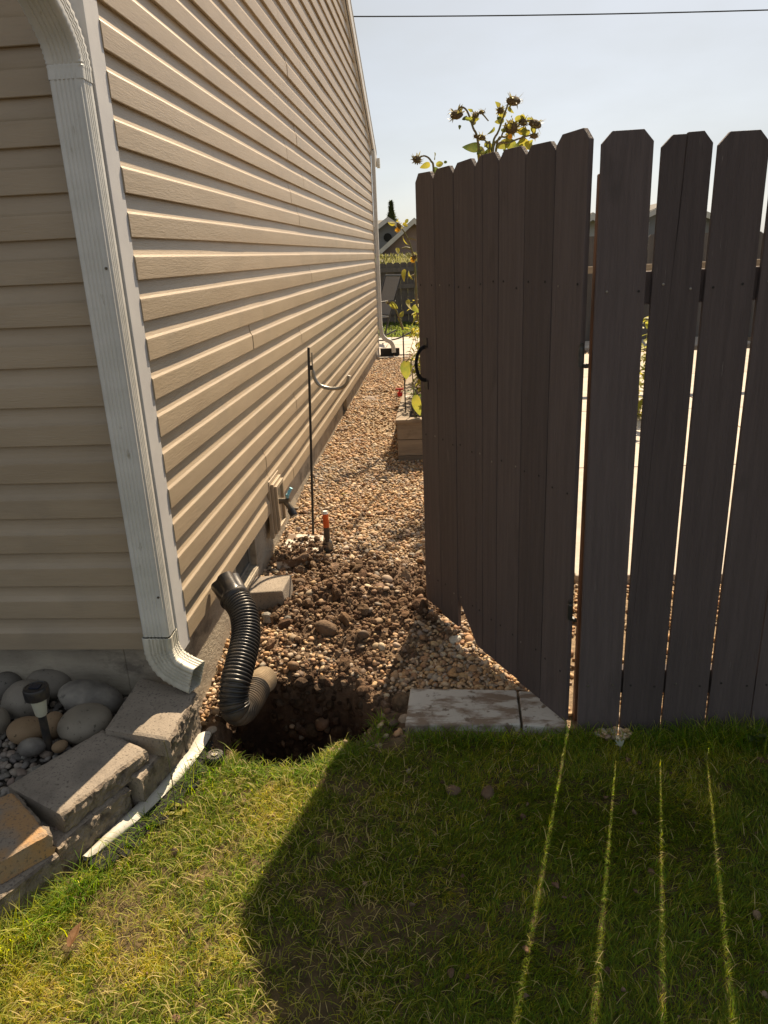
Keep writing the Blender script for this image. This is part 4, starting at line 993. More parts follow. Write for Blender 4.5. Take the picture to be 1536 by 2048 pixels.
# long blades: along wall foot, pit edge, fence foot
tx, ty, th, tl = [], [], [], []
for _ in range(2300):
    y = random.uniform(.95, 1.95); x = float(wallx(np.array([y]))[0])+.05+abs(random.gauss(0, .04)); 
    if y > 1.5 and random.random() < .62: continue
    tx.append(x); ty.append(y); th.append(random.uniform(.05, .13)*(1.15 if y < 1.5 else .8)); tl.append(random.uniform(.4, 1.25))
for _ in range(3600):
    x = random.uniform(.40, 1.5); y = 2.135-abs(random.gauss(0, .05))
    if .47 < x < .60 and random.random() < .6: continue
    tx.append(x); ty.append(y); th.append(random.uniform(.04, .10)*(1+.5*(x > .75))); tl.append(random.uniform(.3, 1.1))
for _ in range(1500):
    a = random.uniform(PI*1.08, PI*1.98); q = random.uniform(1.04, 1.30); x = HC[0]+HRX*q*math.cos(a)*1.03; y = HC[1]+HRY*q*math.sin(a)*1.05
    if x < -.72: continue
    tx.append(x); ty.append(y); th.append(random.uniform(.035, .07)); tl.append(random.uniform(.5, 1.3))
for _ in range(900):
    x = random.uniform(-.14, .40); y = 2.13-abs(random.gauss(0, .035)); tx.append(x); ty.append(y); th.append(random.uniform(.04, .075)); tl.append(random.uniform(.4, 1.2))
for _ in range(150):
    x = random.uniform(-.84, -.70); y = random.uniform(1.80, 2.02); tx.append(x); ty.append(y); th.append(random.uniform(.05, .11)); tl.append(random.uniform(.3, 1.1))
X, Y = np.array(tx), np.array(ty); n = X.size
kp = holed(X, Y) > 1.02; X, Y = X[kp], Y[kp]; n2_ = X.size
c, p = gcols(X, Y, n2_); c *= np.array([[.85, 1.0, .9]])
blades('long_grass', X, Y, np.array(th)[kp]*.78, rng.uniform(.0016, .003, n2_), np.array(tl)[kp], c, 'longer untrimmed grass along the wall foot, pit edge and fence foot')
# far lawn strip in the back yard and weeds on the rise
X = rng.uniform(-3, 5, 9000); Y = rng.uniform(13.8, 16.9, 9000); n = X.size
blades('yard_grass', X, Y, rng.uniform(.05, .10, n), rng.uniform(.02, .04, n), rng.uniform(.2, .9, n), np.array([[.09, .11, .03]])*rng.uniform(.7, 1.4, (n, 1)), 'green grass in the back yard behind the patio')
X = rng.uniform(-9, 14, 16000); Y = rng.uniform(19, 36, 16000); n = X.size
blades('field_weeds', X, Y, rng.uniform(.10, .32, n), rng.uniform(.03, .07, n), rng.uniform(.3, 1.0, n), np.array([[.085, .085, .035]])*rng.uniform(.6, 1.5, (n, 1))*np.array([[1, 1, 1]]), 'yellow green weeds on the rise beyond the back fence')

# weed stalk, little lawn things
def leafshape(M_, L_, W_, n=6, fold=.25, droop=.3, heart=True):
    v = []; f = []
    for i in range(n+1):
        t = i/n; w_ = W_*(math.sin(PI*min(1, t*.92+.08))**.7)*(1-.35*t) if i < n else 0
        if heart and i == 0: w_ = W_*.35
        x = L_*t; z = -droop*L_*t*t
        for s_ in (-1, 0, 1): v.append(tuple(M_ @ Vector((x, s_*w_*.5, z+abs(s_)*w_*fold*.5))))
    for i in range(n):
        for j in range(2): a = i*3+j; f.append((a, a+3, a+4, a+1))
    return v, f
def addleaf(b, M_, L_, W_, **k):
    v, f = leafshape(M_, L_, W_, **k); i = len(b.v); b.v += v; b.f += [tuple(i+q for q in ff) for ff in f]
def LM(p, az, el, roll=0): return Matrix.Translation(p) @ Matrix.Rotation(az, 4, 'Z') @ Matrix.Rotation(-el, 4, 'Y') @ Matrix.Rotation(roll, 4, 'X')
wd = thing('weed_stalk', (-.826, 1.717, 0), 'single tall weed stalk growing at the wall foot beside the cap block', 'weed')
sp0 = Vector((-.815, 1.735, 0)); MB().tube(bez([sp0, sp0+Vector((.004, .004, .10)), sp0+Vector((.002, .01, .20)), sp0+Vector((-.004, .012, .255))], 5), .0016, 6).build('stem', M['stem'], wd, smooth=True)
b = MB()
for i in range(9): addleaf(b, LM(sp0+Vector((random.uniform(-.03, .03), random.uniform(-.03, .03), .012)), random.uniform(0, 6.28), random.uniform(.1, .7)), .025, .016)
b.build('leaves', M['leafy'], wd)
dn = Vector(at(1240, 1500, z=.02)); dand = thing('pale_weed', tuple(dn), 'small pale leafed weed in the shaded lawn below the first picket', 'weed')
b = MB()
for az in (.8, 2.3, 1.5, 3.6): addleaf(b, LM(dn+Vector((0, 0, .012)), az, .9), .026, .012)
b.build('leaves', leafmat('pale_weed_leaf', (.30, .34, .26), (.38, .40, .32), .3), dand)
MB().tube([dn, dn+Vector((0, 0, .014))], .002, 5).build('stem', M['stem'], dand)
fw = Vector((1.02, 2.10, .01)); fwt = thing('broadleaf_weed', tuple(fw), 'broad leafed weed growing against the last picket at the frame edge', 'weed')
b = MB()
for i in range(12): addleaf(b, LM(fw+Vector((random.uniform(-.05, .06), random.uniform(-.05, .01), random.uniform(.01, .04))), random.uniform(0, 6.28), random.uniform(.1, .9)), random.uniform(.04, .07), .022)
b.build('leaves', M['leafd'], fwt); MB().tube([fw, fw+Vector((0, 0, .03))], .003, 5).build('stem', M['stem'], fwt)
b = MB(); pl_ = Vector(at(153, 1872, z=.03)); addleaf(b, LM(pl_+Vector((-.004, -.03, .0)), 1.45, .25), .055, .026, fold=.8, droop=-.1)
o = b.build('fallen_leaf', M['brownleaf']); sm = o.modifiers.new('s', 'SOLIDIFY'); sm.thickness = .001; props(o, 'curled dry brown leaf lying on the sunlit lawn', 'leaf')
# pale gravel spill at the fence foot
nn = 90; ang = rng.uniform(0, 2*PI, nn); ra = np.sqrt(rng.uniform(0, 1, nn)); X = .545+ra*np.cos(ang)*.06; Y = 2.125+ra*np.sin(ang)*.030
props(scatter('gravel_spill', np.stack([X, Y, gz(X, Y)+.008+rng.uniform(0, .012, nn)], -1), rng.uniform(.006, .011, nn), palcols(nn)*1.25, mg, sub=2), 'pale gravel spilled under the gap between the first two pickets', kind='stuff')

# ------------------------------------------------------------------ planter
pl = thing('planter_box', (.05, 7.2, .09), 'long raised planter box of weathered boards along the gravel path', 'planter')
zb0, zt0 = .095, .385; bh = (zt0-zb0)/2.35
zs = [(zb0-.02, zb0+bh*.35-.002), (zb0+bh*.35+.002, zb0+bh*1.35-.002), (zb0+bh*1.35+.002, zt0)]
for z0, z1 in zs:
    MB().box((PLX0, PLY0, z0), (PLX1, PLY0+.035, z1)).build('board', M['bedwood'], pl, bevel=.003)
    MB().box((PLX0, PLY0+.037, z0), (PLX0+.035, PLY1, z1)).build('board', M['bedwood'], pl, bevel=.003)
    MB().box((PLX1-.035, PLY0+.037, z0), (PLX1, PLY1, z1)).build('board', M['bedwood'], pl, bevel=.003)
MB().box((PLX0-.01, PLY0-.012, zt0+.001), (PLX1+.01, PLY0+.075, zt0+.028)).build('rim_board', M['bedwood'], pl, bevel=.003, label='pale sunlit top rim board')
MB().box((PLX0-.01, PLY0+.077, zt0+.001), (PLX0+.085, PLY1, zt0+.028)).build('rim_board', M['bedwood'], pl, bevel=.003)
MB().box((PLX0+.037, PLY0+.037, .11), (PLX1-.037, PLY1-.01, zt0-.03)).build('soil', M['soil'], pl)
# red tap and thin stake at the planter
rd = at(805, 787, x=-.31); rdt = thing('hose_valve', tuple(rd), 'small red hose valve on the planter edge', 'valve')
MB().lathe([(.018, 0), (.02, .01), (.02, .03), (.008, .035), (.008, .05)], (rd[0]-.02, rd[1], rd[2]-.02), 12).build('valve_body', M['red'], rdt, smooth=True)
MB().box((rd[0]-.05, rd[1]-.006, rd[2]+.03), (rd[0]+.01, rd[1]+.006, rd[2]+.042)).build('lever', M['red'], rdt)
st0 = at(811, 822, y=5.6); st1 = at(806, 665, y=5.6)
o = single('plant_stake', MB().tube([(st0[0], 5.6, st0[2]-.05), (st1[0], 5.6, st1[2])], .005, 6), M['blackmetal'], 'thin dark plant stake rising from the planter corner', 'stake')

# ------------------------------------------------------------------ sunflowers
def seedhead(b_seed, b_br, c, r, tilt, az, spikes=26, seed=0):
    g_ = random.Random(seed)
    Mm = Matrix.Translation(c) @ Matrix.Rotation(az, 4, 'Z') @ Matrix.Rotation(tilt, 4, 'Y')
    Vt, Ft = ICO[2]; i = len(b_seed.v)
    for v in Vt:
        b_seed.v.append(tuple(Mm @ Vector((v[0]*r*(1+.1*g_.uniform(-1, 1)), v[1]*r*(1+.1*g_.uniform(-1, 1)), v[2]*r*.62))))
    b_seed.f += [tuple(i+int(q) for q in f) for f in Ft]
    for k in range(spikes):
        a = 2*PI*k/spikes+g_.uniform(-.2, .2); el = g_.uniform(-.5, .7)
        d = Vector((math.cos(a)*math.cos(el), math.sin(a)*math.cos(el), math.sin(el))); s_ = Vector((-math.sin(a), math.cos(a), 0))
        p0 = d*r*.75; p1 = d*r*1.2+Vector((0, 0, g_.uniform(-.2, .2)*r)); p2 = d*r*g_.uniform(1.35, 1.8)+Vector((0, 0, g_.uniform(-.5, .5)*r))
        i = len(b_br.v)
        for q, w_ in ((p0, .16), (p1, .12)): b_br.v += [tuple(Mm @ (q-s_*r*w_)), tuple(Mm @ (q+s_*r*w_))]
        b_br.v.append(tuple(Mm @ p2)); b_br.f += [(i, i+1, i+3, i+2), (i+2, i+3, i+4)]
SFY = 6.0
def sunflower(name, label, base, stems, heads, leaves, stakes=None, yel=()):
    t = thing(name, base, label, 'sunflower', 'sunflowers growing in the planter')
    for s_ in stems:
        pts = [Vector(at(px, py, y=y)) for px, py, y in s_]
        MB().tube(bez(pts, 5), np.linspace(.010, .0045, (len(pts)-1)*5+1), 7).build('stem', M['stem'], t, smooth=True)
    for i, (px, py, rp_, y, tl_) in enumerate(heads):
        c = Vector(at(px, py, y=y)); r = rp_*y*.92/F
        a = MB(); b2 = MB(); seedhead(a, b2, c, r, tl_, random.uniform(-2, 2), seed=int(px)); so_ = a.build('seed_head', M['seed'], t, smooth=False)
        b2.build('bracts', M['bract'], so_)
    for (px, py, lp, y, az, el, mk) in leaves:
        c = Vector(at(px, py, y=y)); b = MB(); s_ = lp*y/F
        addleaf(b, LM(c, az, el, PI/2+random.uniform(-.6, .6)), s_*1.05, s_*.80, n=8, droop=random.uniform(.1, .7), fold=random.uniform(.1, .7)); b.build('leaf', M[mk], t, smooth=True)
    for (px, py, rp_, y) in yel:
        c = Vector(at(px, py, y=y)); r = rp_*y/F; b = MB()
        for k in range(13): addleaf(b, LM(c, random.uniform(-.4, .4)+PI*1.5, 0) @ Matrix.Rotation(k*2*PI/13, 4, 'X') @ Matrix.Rotation(-PI/2+.3, 4, 'Y'), r, r*.42, n=4)
        b.build('petals', M['petal'], t)
    return t
Y5 = SFY
sunflower('sunflower', 'tall clump of dried sunflowers with dark spiky heads above the middle of the gate', (.3, Y5, .45),
  [[(985, 520, Y5), (984, 310, Y5), (998, 260, Y5), (1018, 204, Y5), (1024, 196, Y5)],
   [(985, 520, Y5), (985, 312, Y5), (1002, 275, Y5), (1012, 245, Y5)],
   [(988, 520, Y5), (992, 300, Y5), (1015, 272, Y5), (1045, 245, Y5), (1066, 240, Y5)],
   [(975, 520, Y5), (958, 300, Y5), (946, 255, Y5), (934, 222, Y5), (922, 214, Y5), (914, 222, Y5)],
   [(975, 520, Y5), (980, 305, Y5), (975, 287, Y5), (966, 277, Y5)],
   [(990, 520, Y5), (990, 310, Y5), (1020, 285, Y5), (1055, 272, Y5), (1066, 272, Y5)],
   [(946, 250, Y5), (950, 232, Y5), (962, 226, Y5), (977, 242, Y5)]],
  [(914, 229, 13, Y5, .5), (1027, 202, 14, Y5, .3), (1070, 248, 13, Y5, .4), (1068, 272, 8, Y5, .2), (1023, 256, 12, Y5, 1.2), (963, 275, 9, Y5, .3), (951, 230, 7, Y5, .6), (964, 224, 6, Y5, .2), (953, 273, 6, Y5, .2), (1046, 244, 9, Y5, .9), (1001, 221, 7, Y5, .7)],
  [(960, 292, 26, Y5, 2.6, -.1, 'leafd'), (968, 290, 26, Y5, .3, -.3, 'leaf'), (955, 305, 24, Y5, .6, .3, 'leaf'), (938, 238, 16, Y5, -.3, -.2, 'leaf'), (1010, 285, 26, Y5, .2, -.3, 'leaf'), (1020, 282, 24, Y5, 2.9, -.4, 'leaf'), (1040, 278, 24, Y5, -.2, -.8, 'leafy'), (1050, 285, 20, Y5, .1, -.6, 'leaf'), (1012, 228, 18, Y5, 2.4, .2, 'leafy'), (1008, 240, 16, Y5, 3.0, -.2, 'leaf'), (1035, 262, 20, Y5, .4, .1, 'leafy'), (1046, 256, 18, Y5, .9, .4, 'leaf'), (1000, 212, 11, Y5, 2.0, .5, 'leaf'), (985, 300, 22, Y5, 2.2, -.3, 'leafd'), (1030, 240, 16, Y5, -.4, .2, 'leafy'), (945, 222, 8, Y5, 2.2, .3, 'leaf'), (1060, 262, 14, Y5, 3.0, -.4, 'leaf'), (965, 310, 18, Y5, -2.4, -.2, 'leafy')],
  yel=[(1020, 274, 6, Y5-.05)])
_t = bpy.data.objects['sunflower']
for (px, py) in [(930, 240), (942, 246), (1003, 262), (1014, 250), (1026, 232), (1034, 248), (1052, 262), (1008, 300), (1036, 296), (978, 296), (966, 300), (1022, 214), (994, 232), (1058, 254), (1046, 270), (950, 300), (976, 278), (1016, 268), (924, 250), (936, 232), (958, 304), (988, 250), (1010, 276), (1040, 234), (1064, 286), (972, 306), (1000, 288), (1028, 296), (1044, 292), (1056, 240)]:
    b = MB(); sz = random.uniform(.035, .07); addleaf(b, LM(Vector(at(px+random.uniform(-4, 4), py+random.uniform(-4, 4), y=Y5+random.uniform(-.08, .08))), random.uniform(0, 6.28), random.uniform(-1.2, .4), PI/2+random.uniform(-.8, .8)), sz, sz*.7, n=6, droop=random.uniform(0, .8), fold=random.uniform(.2, .9)); b.build('leaf', M[random.choice(['leaf', 'leafy', 'leaf', 'leafd'])], _t, smooth=True)
sunflower('sunflower', 'small sunflower with one drooping green head over the far end of the gate', (-.05, 6.0, .45),
  [[(872, 520, 6.0), (868, 350, 6.0), (862, 322, 6.0), (850, 312, 6.0), (838, 315, 6.0)]], [(834, 319, 9, 6.0, .9)],
  [(868, 318, 15, 6.0, 1.2, .8, 'leaf'), (860, 328, 16, 6.0, 2.7, -.2, 'leafy'), (872, 330, 15, 6.0, .2, .2, 'leaf'), (866, 338, 15, 6.0, -.5, -.4, 'leafd'), (888, 326, 8, 6.0, .6, .4, 'leafd')])
sunflower('sunflower', 'yellowing sunflower leaning between the wall and the gate with a drooping bloom', (-.2, 6.6, .45),
  [[(835, 640, 6.4), (831, 545, 6.4), (824, 500, 6.4), (812, 470, 6.4), (804, 458, 6.4)], [(822, 498, 6.4), (812, 495, 6.4), (803, 497, 6.4)], [(816, 478, 6.4), (824, 477, 6.4), (832, 480, 6.4)], [(830, 550, 6.4), (823, 552, 6.4), (816, 556, 6.4)]],
  [(798, 452, 7, 6.4, 1.3), (829, 514, 6, 6.4, .8)],
  [(806, 472, 17, 6.4, -1.7, -1.2, 'leafy'), (799, 498, 16, 6.4, -2.4, -.5, 'leaf'), (812, 540, 24, 6.4, -2.2, -1.0, 'leafy'), (818, 542, 18, 6.4, -1.2, -1.1, 'leafy'), (810, 445, 10, 6.4, .6, .6, 'leaf'), (790, 447, 13, 6.4, 2.9, .1, 'leafy'), (805, 448, 12, 6.4, .4, -.3, 'leafy'), (796, 442, 11, 6.4, 1.4, .2, 'leafy')], yel=[(826, 520, 7, 6.4), (795, 460, 6, 6.4)])
sunflower('sunflower', 'low sunflower shoot with a single bud in front of the patio chair', (-.25, 6.2, .45),
  [[(806, 660, 6.0), (800, 640, 6.0), (793, 622, 6.0), (785, 608, 6.0), (778, 604, 6.0)]], [(776, 606, 4, 6.0, .6)],
  [(780, 606, 18, 6.0, -.5, -.6, 'leaf'), (798, 632, 14, 6.0, .3, .5, 'leaf'), (796, 636, 12, 6.0, .1, -.8, 'leaf'), (820, 600, 22, 6.0, -2.0, -1.0, 'leafy'), (826, 612, 16, 6.0, -1.0, -.6, 'leaf')])
# leafy plants in the planter
def bush(name, label, c, rad, n, mk, flower=None, cat='plant', L0=(.04, .08), hscale=1.0, stemn=7, group='leafy plants in the planter'):
    t = thing(name, (c[0], c[1], c[2]), label, cat, group)
    b = MB(); g_ = random.Random(int(c[1]*100)+n)
    for k in range(n):
        u = g_.random()**.5; a = g_.uniform(0, 2*PI); h = g_.random()
        p = Vector((c[0]+rad*u*math.cos(a)*(.5+.5*h), c[1]+rad*u*math.sin(a)*(.6+.4*h), c[2]+rad*1.6*hscale*h))
        addleaf(b, LM(p, g_.uniform(0, 6.28), g_.uniform(-.8, .7), g_.uniform(-.5, .5)), g_.uniform(*L0), g_.uniform(*L0)*.55, n=4)
    b.build('leaves', M[mk], t, smooth=True)
    s = MB()
    for k in range(stemn):
        a = g_.uniform(0, 6.28); s.tube([Vector(c), Vector((c[0]+rad*.5*math.cos(a), c[1]+rad*.5*math.sin(a), c[2]+rad*1.4*hscale))], [.005, .002], 5)
    s.build('stems', M['stem'], t)
    if flower:
        f = MB()
        for k in range(flower[1]):
            a = g_.uniform(0, 6.28); u = g_.random()**.5; p = Vector((c[0]+rad*u*math.cos(a), c[1]+rad*u*math.sin(a)-.02, c[2]+rad*(.6+1.0*g_.random())*hscale))
            for q in range(6): addleaf(f, LM(p, q*PI/3, .35), .028, .018, n=3)
        f.build('blossoms', M[flower[0]], t)
    return t
ZP = .36
bush('leafy_plant', 'dark green plant with pale blooms at the near end of the planter', (-.14, 5.62, ZP), .14, 90, 'leafd', ('bloom', 6), L0=(.03, .06))
bush('leafy_plant', 'yellow orange leaved plant behind the gate handle', (-.10, 6.15, ZP), .15, 260, 'leafy', None, hscale=2.6)
bush('leafy_plant', 'tall green leaved plant with yellow blooms beside the gate edge', (-.09, 6.5, ZP), .14, 240, 'leaf', ('petal', 8), hscale=3.4, L0=(.05, .10))
bush('leafy_plant', 'leafy plant with white flowers farther along the planter', (-.17, 7.0, ZP), .16, 170, 'leaf', ('bloom', 16), hscale=2.2)
bush('leafy_plant', 'yellow green plant rising tall near the far end of the planter', (-.13, 8.0, ZP), .20, 210, 'leafy', ('bloom', 12), hscale=2.3)
bush('leafy_plant', 'mixed green and white plant at the far end of the planter', (-.05, 8.8, ZP), .22, 160, 'leaf', ('bloom', 14), hscale=3.0)
b = MB(); hl = Vector(at(812, 722, y=5.5))
ht = thing('drooping_leaf_plant', (hl.x+.03, 5.5, ZP), 'plant with one large drooping green leaf beside the thin stake', 'plant')
addleaf(b, LM(hl, -1.6, -1.2), .13, .10, n=8)
b.build('leaf', M['leaf'], ht, smooth=True); b = MB(); addleaf(b, LM(Vector(at(832, 790, y=5.4)), -1.4, -1.25, .6), .15, .09, n=8); b.build('leaf', M['leaf'], ht, smooth=True); MB().tube(bez([(hl.x+.05, 5.5, ZP), (hl.x+.04, 5.5, hl.z-.02), (hl.x, 5.5, hl.z)], 5), .004, 6).build('stem', M['stem'], ht, smooth=True)
bush('leafy_plant', 'green and yellow plant glimpsed through the gap between the first two pickets', (1.72, 6.6, .10), .30, 260, 'leaf', ('petal', 10), hscale=1.8, L0=(.06, .12), group='plants behind the picket fence')
b = MB(); sv = Vector(at(1258-0, 0, z=10)) if False else None
sp1 = Vector(at(688, 1005, z=.06)); b.tube(bez([sp1, sp1+Vector((-.005, 0, .03)), sp1+Vector((.008, 0, .06))], 4), .0015, 5); sh = thing('seedling', tuple(sp1), 'tiny seedling sprouting from the gravel beyond the garden tool', 'seedling'); b.build('stem', M['stem'], sh)
b = MB(); addleaf(b, LM(sp1+Vector((.008, 0, .06)), 3.1, .1), .03, .014, n=4); addleaf(b, LM(sp1+Vector((.008, 0, .06)), .2, .2), .02, .010, n=4); b.build('leaves', M['leafy'], sh)

# ------------------------------------------------------------------ patio, splash block, chair
patio = thing('patio', (0, 11.6, .2), 'pale paved patio at the far end of the house', 'patio')
for i in range(6):
    for j in range(14):
        x0 = -1.3+j*.41; y0 = 11.12+i*.43
        z_ = float(gz(x0+.2, y0+.2, False))+.03+random.uniform(-.004, .004)
        MB().box((x0, y0, z_-.09), (x0+.40, y0+.42, z_)).build('paver', M['paver'], patio, bevel=.006)
pad = thing('concrete_pad', (2.4, 6.8, .05), 'pale concrete pad in the yard seen through the picket gaps', 'pad')
for j in range(4):
    for i in range(2):
        ya, yb = 3.3+j*1.78, 3.3+(j+1)*1.78-.012; xa, xb = .62+i*1.8, .62+(i+1)*1.8-.012; za, zb = .058+.0141*(ya-3.3)+.006, .058+.0141*(yb-3.3)+.006
        MB().prism([(xa, ya, za-.12), (xa, yb, zb-.12), (xa, yb, zb), (xa, ya, za)], (xb-xa, 0, 0)).build('panel', M['paver'], pad, bevel=.006)
sb = thing('splash_block', (-.75, 11.05, .1), 'dark splash block under the far downspout outlet', 'splash block')
MB().box((-.90, 11.03, .10), (-.62, 11.08, .26)).box((-.90, 11.082, .10), (-.66, 11.25, .19)).build('box_body', M['dark'], sb, bevel=.005)
MB().box((-.91, 10.90, .09), (-.48, 11.02, .150)).build('base_slab', M['pale'], sb, bevel=.004)
def chair(loc, rz):
    t = thing('patio_chair', loc, 'dark high-backed sling chair on curved rockers on the far patio', 'chair'); Mc = Matrix.Translation(loc) @ Matrix.Rotation(rz, 4, 'Z')
    for s_ in (-.27, .27):
        MB().tube([Mc @ p for p in bez([(s_, -.12, .05), (s_, .02, .44), (s_, .16, .80), (s_, .26, 1.06)], 6)], .014, 8).build('back_post', M['blackmetal'], t, smooth=True)
        MB().tube([Mc @ p for p in bez([(s_*1.1, .12, .66), (s_*1.1, -.1, .66), (s_*1.1, -.36, .63), (s_*1.1, -.38, .40), (s_*1.1, -.30, .08)], 6)], .013, 8).build('arm', M['blackmetal'], t, smooth=True)
        MB().tube([Mc @ p for p in bez([(s_, .42, .12), (s_, .1, .03), (s_, -.3, .05), (s_, -.45, .12)], 6)], .014, 8).build('rocker', M['blackmetal'], t, smooth=True)
    b = MB(); v = []
    for y, z in ((.02, .44), (.10, .62), (.17, .82), (.25, 1.05)): v += [(-.26, y, z), (.26, y, z), (.26, y+.012, z+.002), (-.26, y+.012, z+.002)]
    b.v = [tuple(Mc @ Vector(p)) for p in v]
    for k_ in range(3):
        for j in range(4): a = k_*4+j; c_ = k_*4+(j+1) % 4; b.f.append((a, c_, c_+4, a+4))
    b.f += [(3, 2, 1, 0), (12, 13, 14, 15)]
    b.build('backrest', M['fabricgrey'], t, label='grey mesh sling backrest')
    b = MB(); b.box((-.26, -.42, .40), (.26, .03, .415), Mc); b.build('seat', M['fabricgrey'], t)
    MB().box((-.28, -.45, .395), (.28, -.42, .43), Mc).build('seat_bar', M['blackmetal'], t)
    MB().tube([Mc @ Vector((-.28, .26, 1.06)), Mc @ Vector((.28, .26, 1.06))], .016, 8).build('head_bar', M['blackmetal'], t)
chair((-1.02, 13.1, .16), math.radians(-58))

# ------------------------------------------------------------------ back fence, field, houses, tree, cable
bf = thing('back_fence', (1, 17, .1), 'weathered grey picket fence along the back of the yard', 'fence')
def picketme(w, h, th=.018, ear=.03):
    b = MB(); b.prism([(0, 0, 0), (w, 0, 0), (w, 0, h-ear), (w-ear, 0, h), (ear, 0, h), (0, 0, h-ear)], (0, th, 0))
    me = bpy.data.meshes.new('picket'); me.from_pydata(b.v, [], b.f); me.update(); return me
pm = picketme(.149, 1.36)
for i in range(66):
    link('picket', pm if i == 0 else pm, M['greywood'] if i == 0 else None, bf, Matrix.Translation((-3.0+i*.152, 17+random.uniform(-.006, .006), .03+random.uniform(-.012, .012))))
for z_ in (.30, .85, 1.20): MB().box((-3, 16.955, z_), (7.05, 16.995, z_+.09)).build('rail', M['greywood'], bf)
rf_ = thing('side_fence', (4.5, 12, .1), 'tall grey board fence seen through the gaps of the picket fence', 'fence')
pm2 = picketme(.145, 1.62)
for i in range(44):
    link('picket', pm2, M['greywood'] if i == 0 else None, rf_, Matrix.Translation((1.6+i*.150, 12+random.uniform(-.008, .008), .07+random.uniform(-.01, .01)-i*.002)))
for z_ in (.4, 1.3): MB().box((1.6, 12.03, z_), (8.2, 12.07, z_+.09)).build('rail', M['greywood'], rf_)
rl = thing('yard_railing', (3, 8.5, .1), 'pale wooden railing in the yard seen through the picket gaps', 'railing')
MB().box((1.2, 8.5, 1.27), (6.0, 8.58, 1.34)).build('top_rail', M['bedwood'], rl); 
for x in (1.3, 2.9, 4.4, 5.9): MB().box((x, 8.51, .1), (x+.07, 8.57, 1.27)).build('post', M['bedwood'], rl)

def gable_house(name, label, peak, half, eave_drop, y0, depth, zbase, wall_m, vent=None, roof_over=.35, asym=1.0, win=()):
    px_, pz = peak; t = thing(name, (px_, y0, zbase), label, 'house', 'houses beyond the back fence')
    lx, rx2 = px_-half, px_+half*asym; lz = pz-eave_drop; rz_ = pz-eave_drop*asym
    b = MB(); b.prism([(lx, y0, zbase), (rx2, y0, zbase), (rx2, y0, rz_-.1), (px_, y0, pz-.1), (lx, y0, lz-.1)], (0, depth, 0)); b.build('wall', wall_m, t)
    for (ex, ez) in ((lx, lz), (rx2, rz_)):
        s_ = -1 if ex < px_ else 1; oxx = ex+s_*roof_over; oz = ez-(roof_over)*(pz-ez)/abs(px_-ex)
        pts = [(px_, y0-.4, pz), (oxx, y0-.4, oz), (oxx, y0-.4, oz+.12), (px_, y0-.4, pz+.12)]
        rf = MB().prism(pts if s_ < 0 else pts[::-1], (0, depth+.8, 0)).build('roof', M['shingle'], t)
        pts = [(px_, y0-.46, pz-.16), (oxx, y0-.46, oz-.16), (oxx, y0-.46, oz+.10), (px_, y0-.46, pz+.10)]
        MB().prism(pts if s_ < 0 else pts[::-1], (0, .05, 0)).build('fascia', M['fartrim'], rf)
    if vent:
        vo = MB().lathe([(vent[2], 0), (vent[2], .06)], n=16, M=Matrix.Translation((vent[0], y0-.01, vent[1])) @ Matrix.Rotation(PI/2, 4, 'X')).build('gable_vent', M['dark'], t)
    for (wx_, wz_, ww, wh) in win:
        wo = MB().box((wx_-ww/2, y0-.06, wz_-wh/2), (wx_+ww/2, y0-.005, wz_+wh/2)).build('window', M['fartrim'], t)
        MB().box((wx_-ww/2+.07, y0-.08, wz_-wh/2+.07), (wx_+ww/2-.07, y0-.062, wz_+wh/2-.07)).build('pane', M['solar'], wo)
    return t
hA = at(777, 438, y=46); hv = at(775.5, 475, y=46)
gable_house('neighbour_house', 'grey neighbour house with a round gable vent under a grey roof', (float(hA[0]), float(hA[2])), 4.5, 3.0, 46, 9, 1.3, M['far1'], vent=(float(hv[0]), float(hv[2]), .24), win=[(float(hA[0])-2.2, 2.3, 1.0, 1.0)])
MB().box((-14, 48, 1.3), (float(hA[0])-.6, 56, 3.1)).build('wall', M['far1'], bpy.data.objects['neighbour_house'])
b = MB().prism([(-14.5, 47.4, 2.95), (-14.5, 52, 3.75), (-14.5, 56.6, 2.95)], (14.2+float(hA[0]), 0, 0)); b.build('roof', M['shingle'], bpy.data.objects['neighbour_house'])
hB = at(829, 441, y=40)
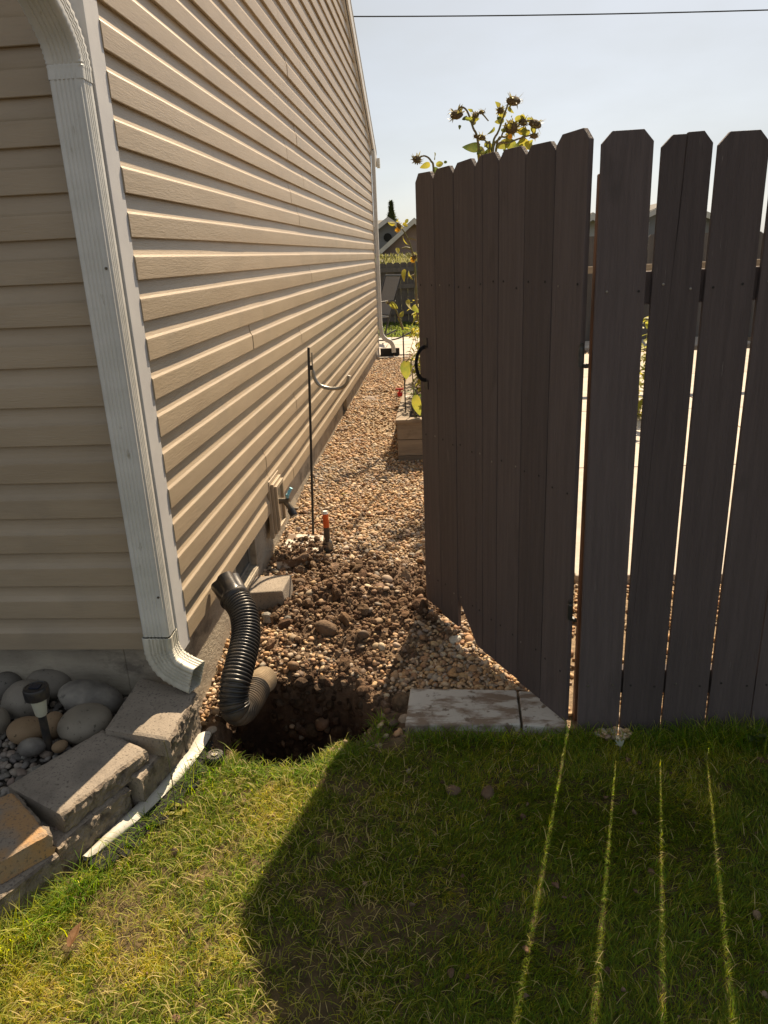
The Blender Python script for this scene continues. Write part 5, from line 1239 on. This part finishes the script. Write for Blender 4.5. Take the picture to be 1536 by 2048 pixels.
gable_house('neighbour_house', 'pinkish brown neighbour house with a pale rake board', (float(hB[0]), float(hB[2])), 3.1, 2.45, 40, 8, 1.2, M['far2'], win=[(float(hB[0])+1.0, 2.2, .9, .9)])
hC = at(1182, 432, y=32)
gable_house('neighbour_house', 'pale sided neighbour house seen between the gate and the fence', (float(hC[0]), float(hC[2])), 2.6, 1.5, 32, 8, .9, M['far3'], win=[(float(hC[0])-.9, 1.6, .8, .8)])
hD = at(1345, 405, y=38)
gable_house('neighbour_house', 'grey roofed neighbour house glimpsed through the picket gaps', (float(hD[0]), float(hD[2])), 5.5, 2.2, 38, 9, 1.1, M['far1'], win=[(float(hD[0])-1.5, 2.0, 1.0, 1.0)])
# poplar
tp_ = at(782, 405, y=80); tb_ = at(782, 445, y=80); tr_ = thing('poplar_tree', (float(tp_[0]), 80, 1.5), 'narrow dark poplar tree rising behind the neighbour roofs', 'tree')
tx0 = float(tp_[0]); tzt = float(tp_[2])
MB().tube([(tx0, 80, 1.3), (tx0+.05, 80, 3.5), (tx0, 80, tzt-.3)], [.16, .11, .03], 8).build('trunk', M['bark'], tr_, smooth=True)
for k_ in range(9):
    a = k_*2.4; z_ = 2.4+k_*.4; 
b = MB()
for i in range(1900):
    h = random.random(); r = 0.62*(math.sin(PI*min(1, (h*.9+.1)))**.6)*(1-.6*h)*random.uniform(.3, 1.12)*(1+.25*math.sin(h*19+2)); a = random.uniform(0, 6.28)
    p = Vector((tx0+r*math.cos(a), 80+r*math.sin(a), 2.2+(tzt-2.2)*h)); addleaf(b, LM(p, random.uniform(0, 6.28), random.uniform(.2, 1.3)), .34, .24, n=2)
b.build('crown', M['cone'], tr_)
wa = at(712, 33, y=30); wb = at(1536, 20, y=30); wa, wb = Vector(wa), Vector(wb); dw = wb-wa
pts = [wa+dw*t_+Vector((0, 0, .18*((t_-.5)**2-.25))) for t_ in np.linspace(-2.2, 2.4, 40)]
cb_ = single('overhead_cable', MB().tube(pts, .020, 6), M['wire'], 'thin dark overhead cable crossing the sky above the fence', 'cable')
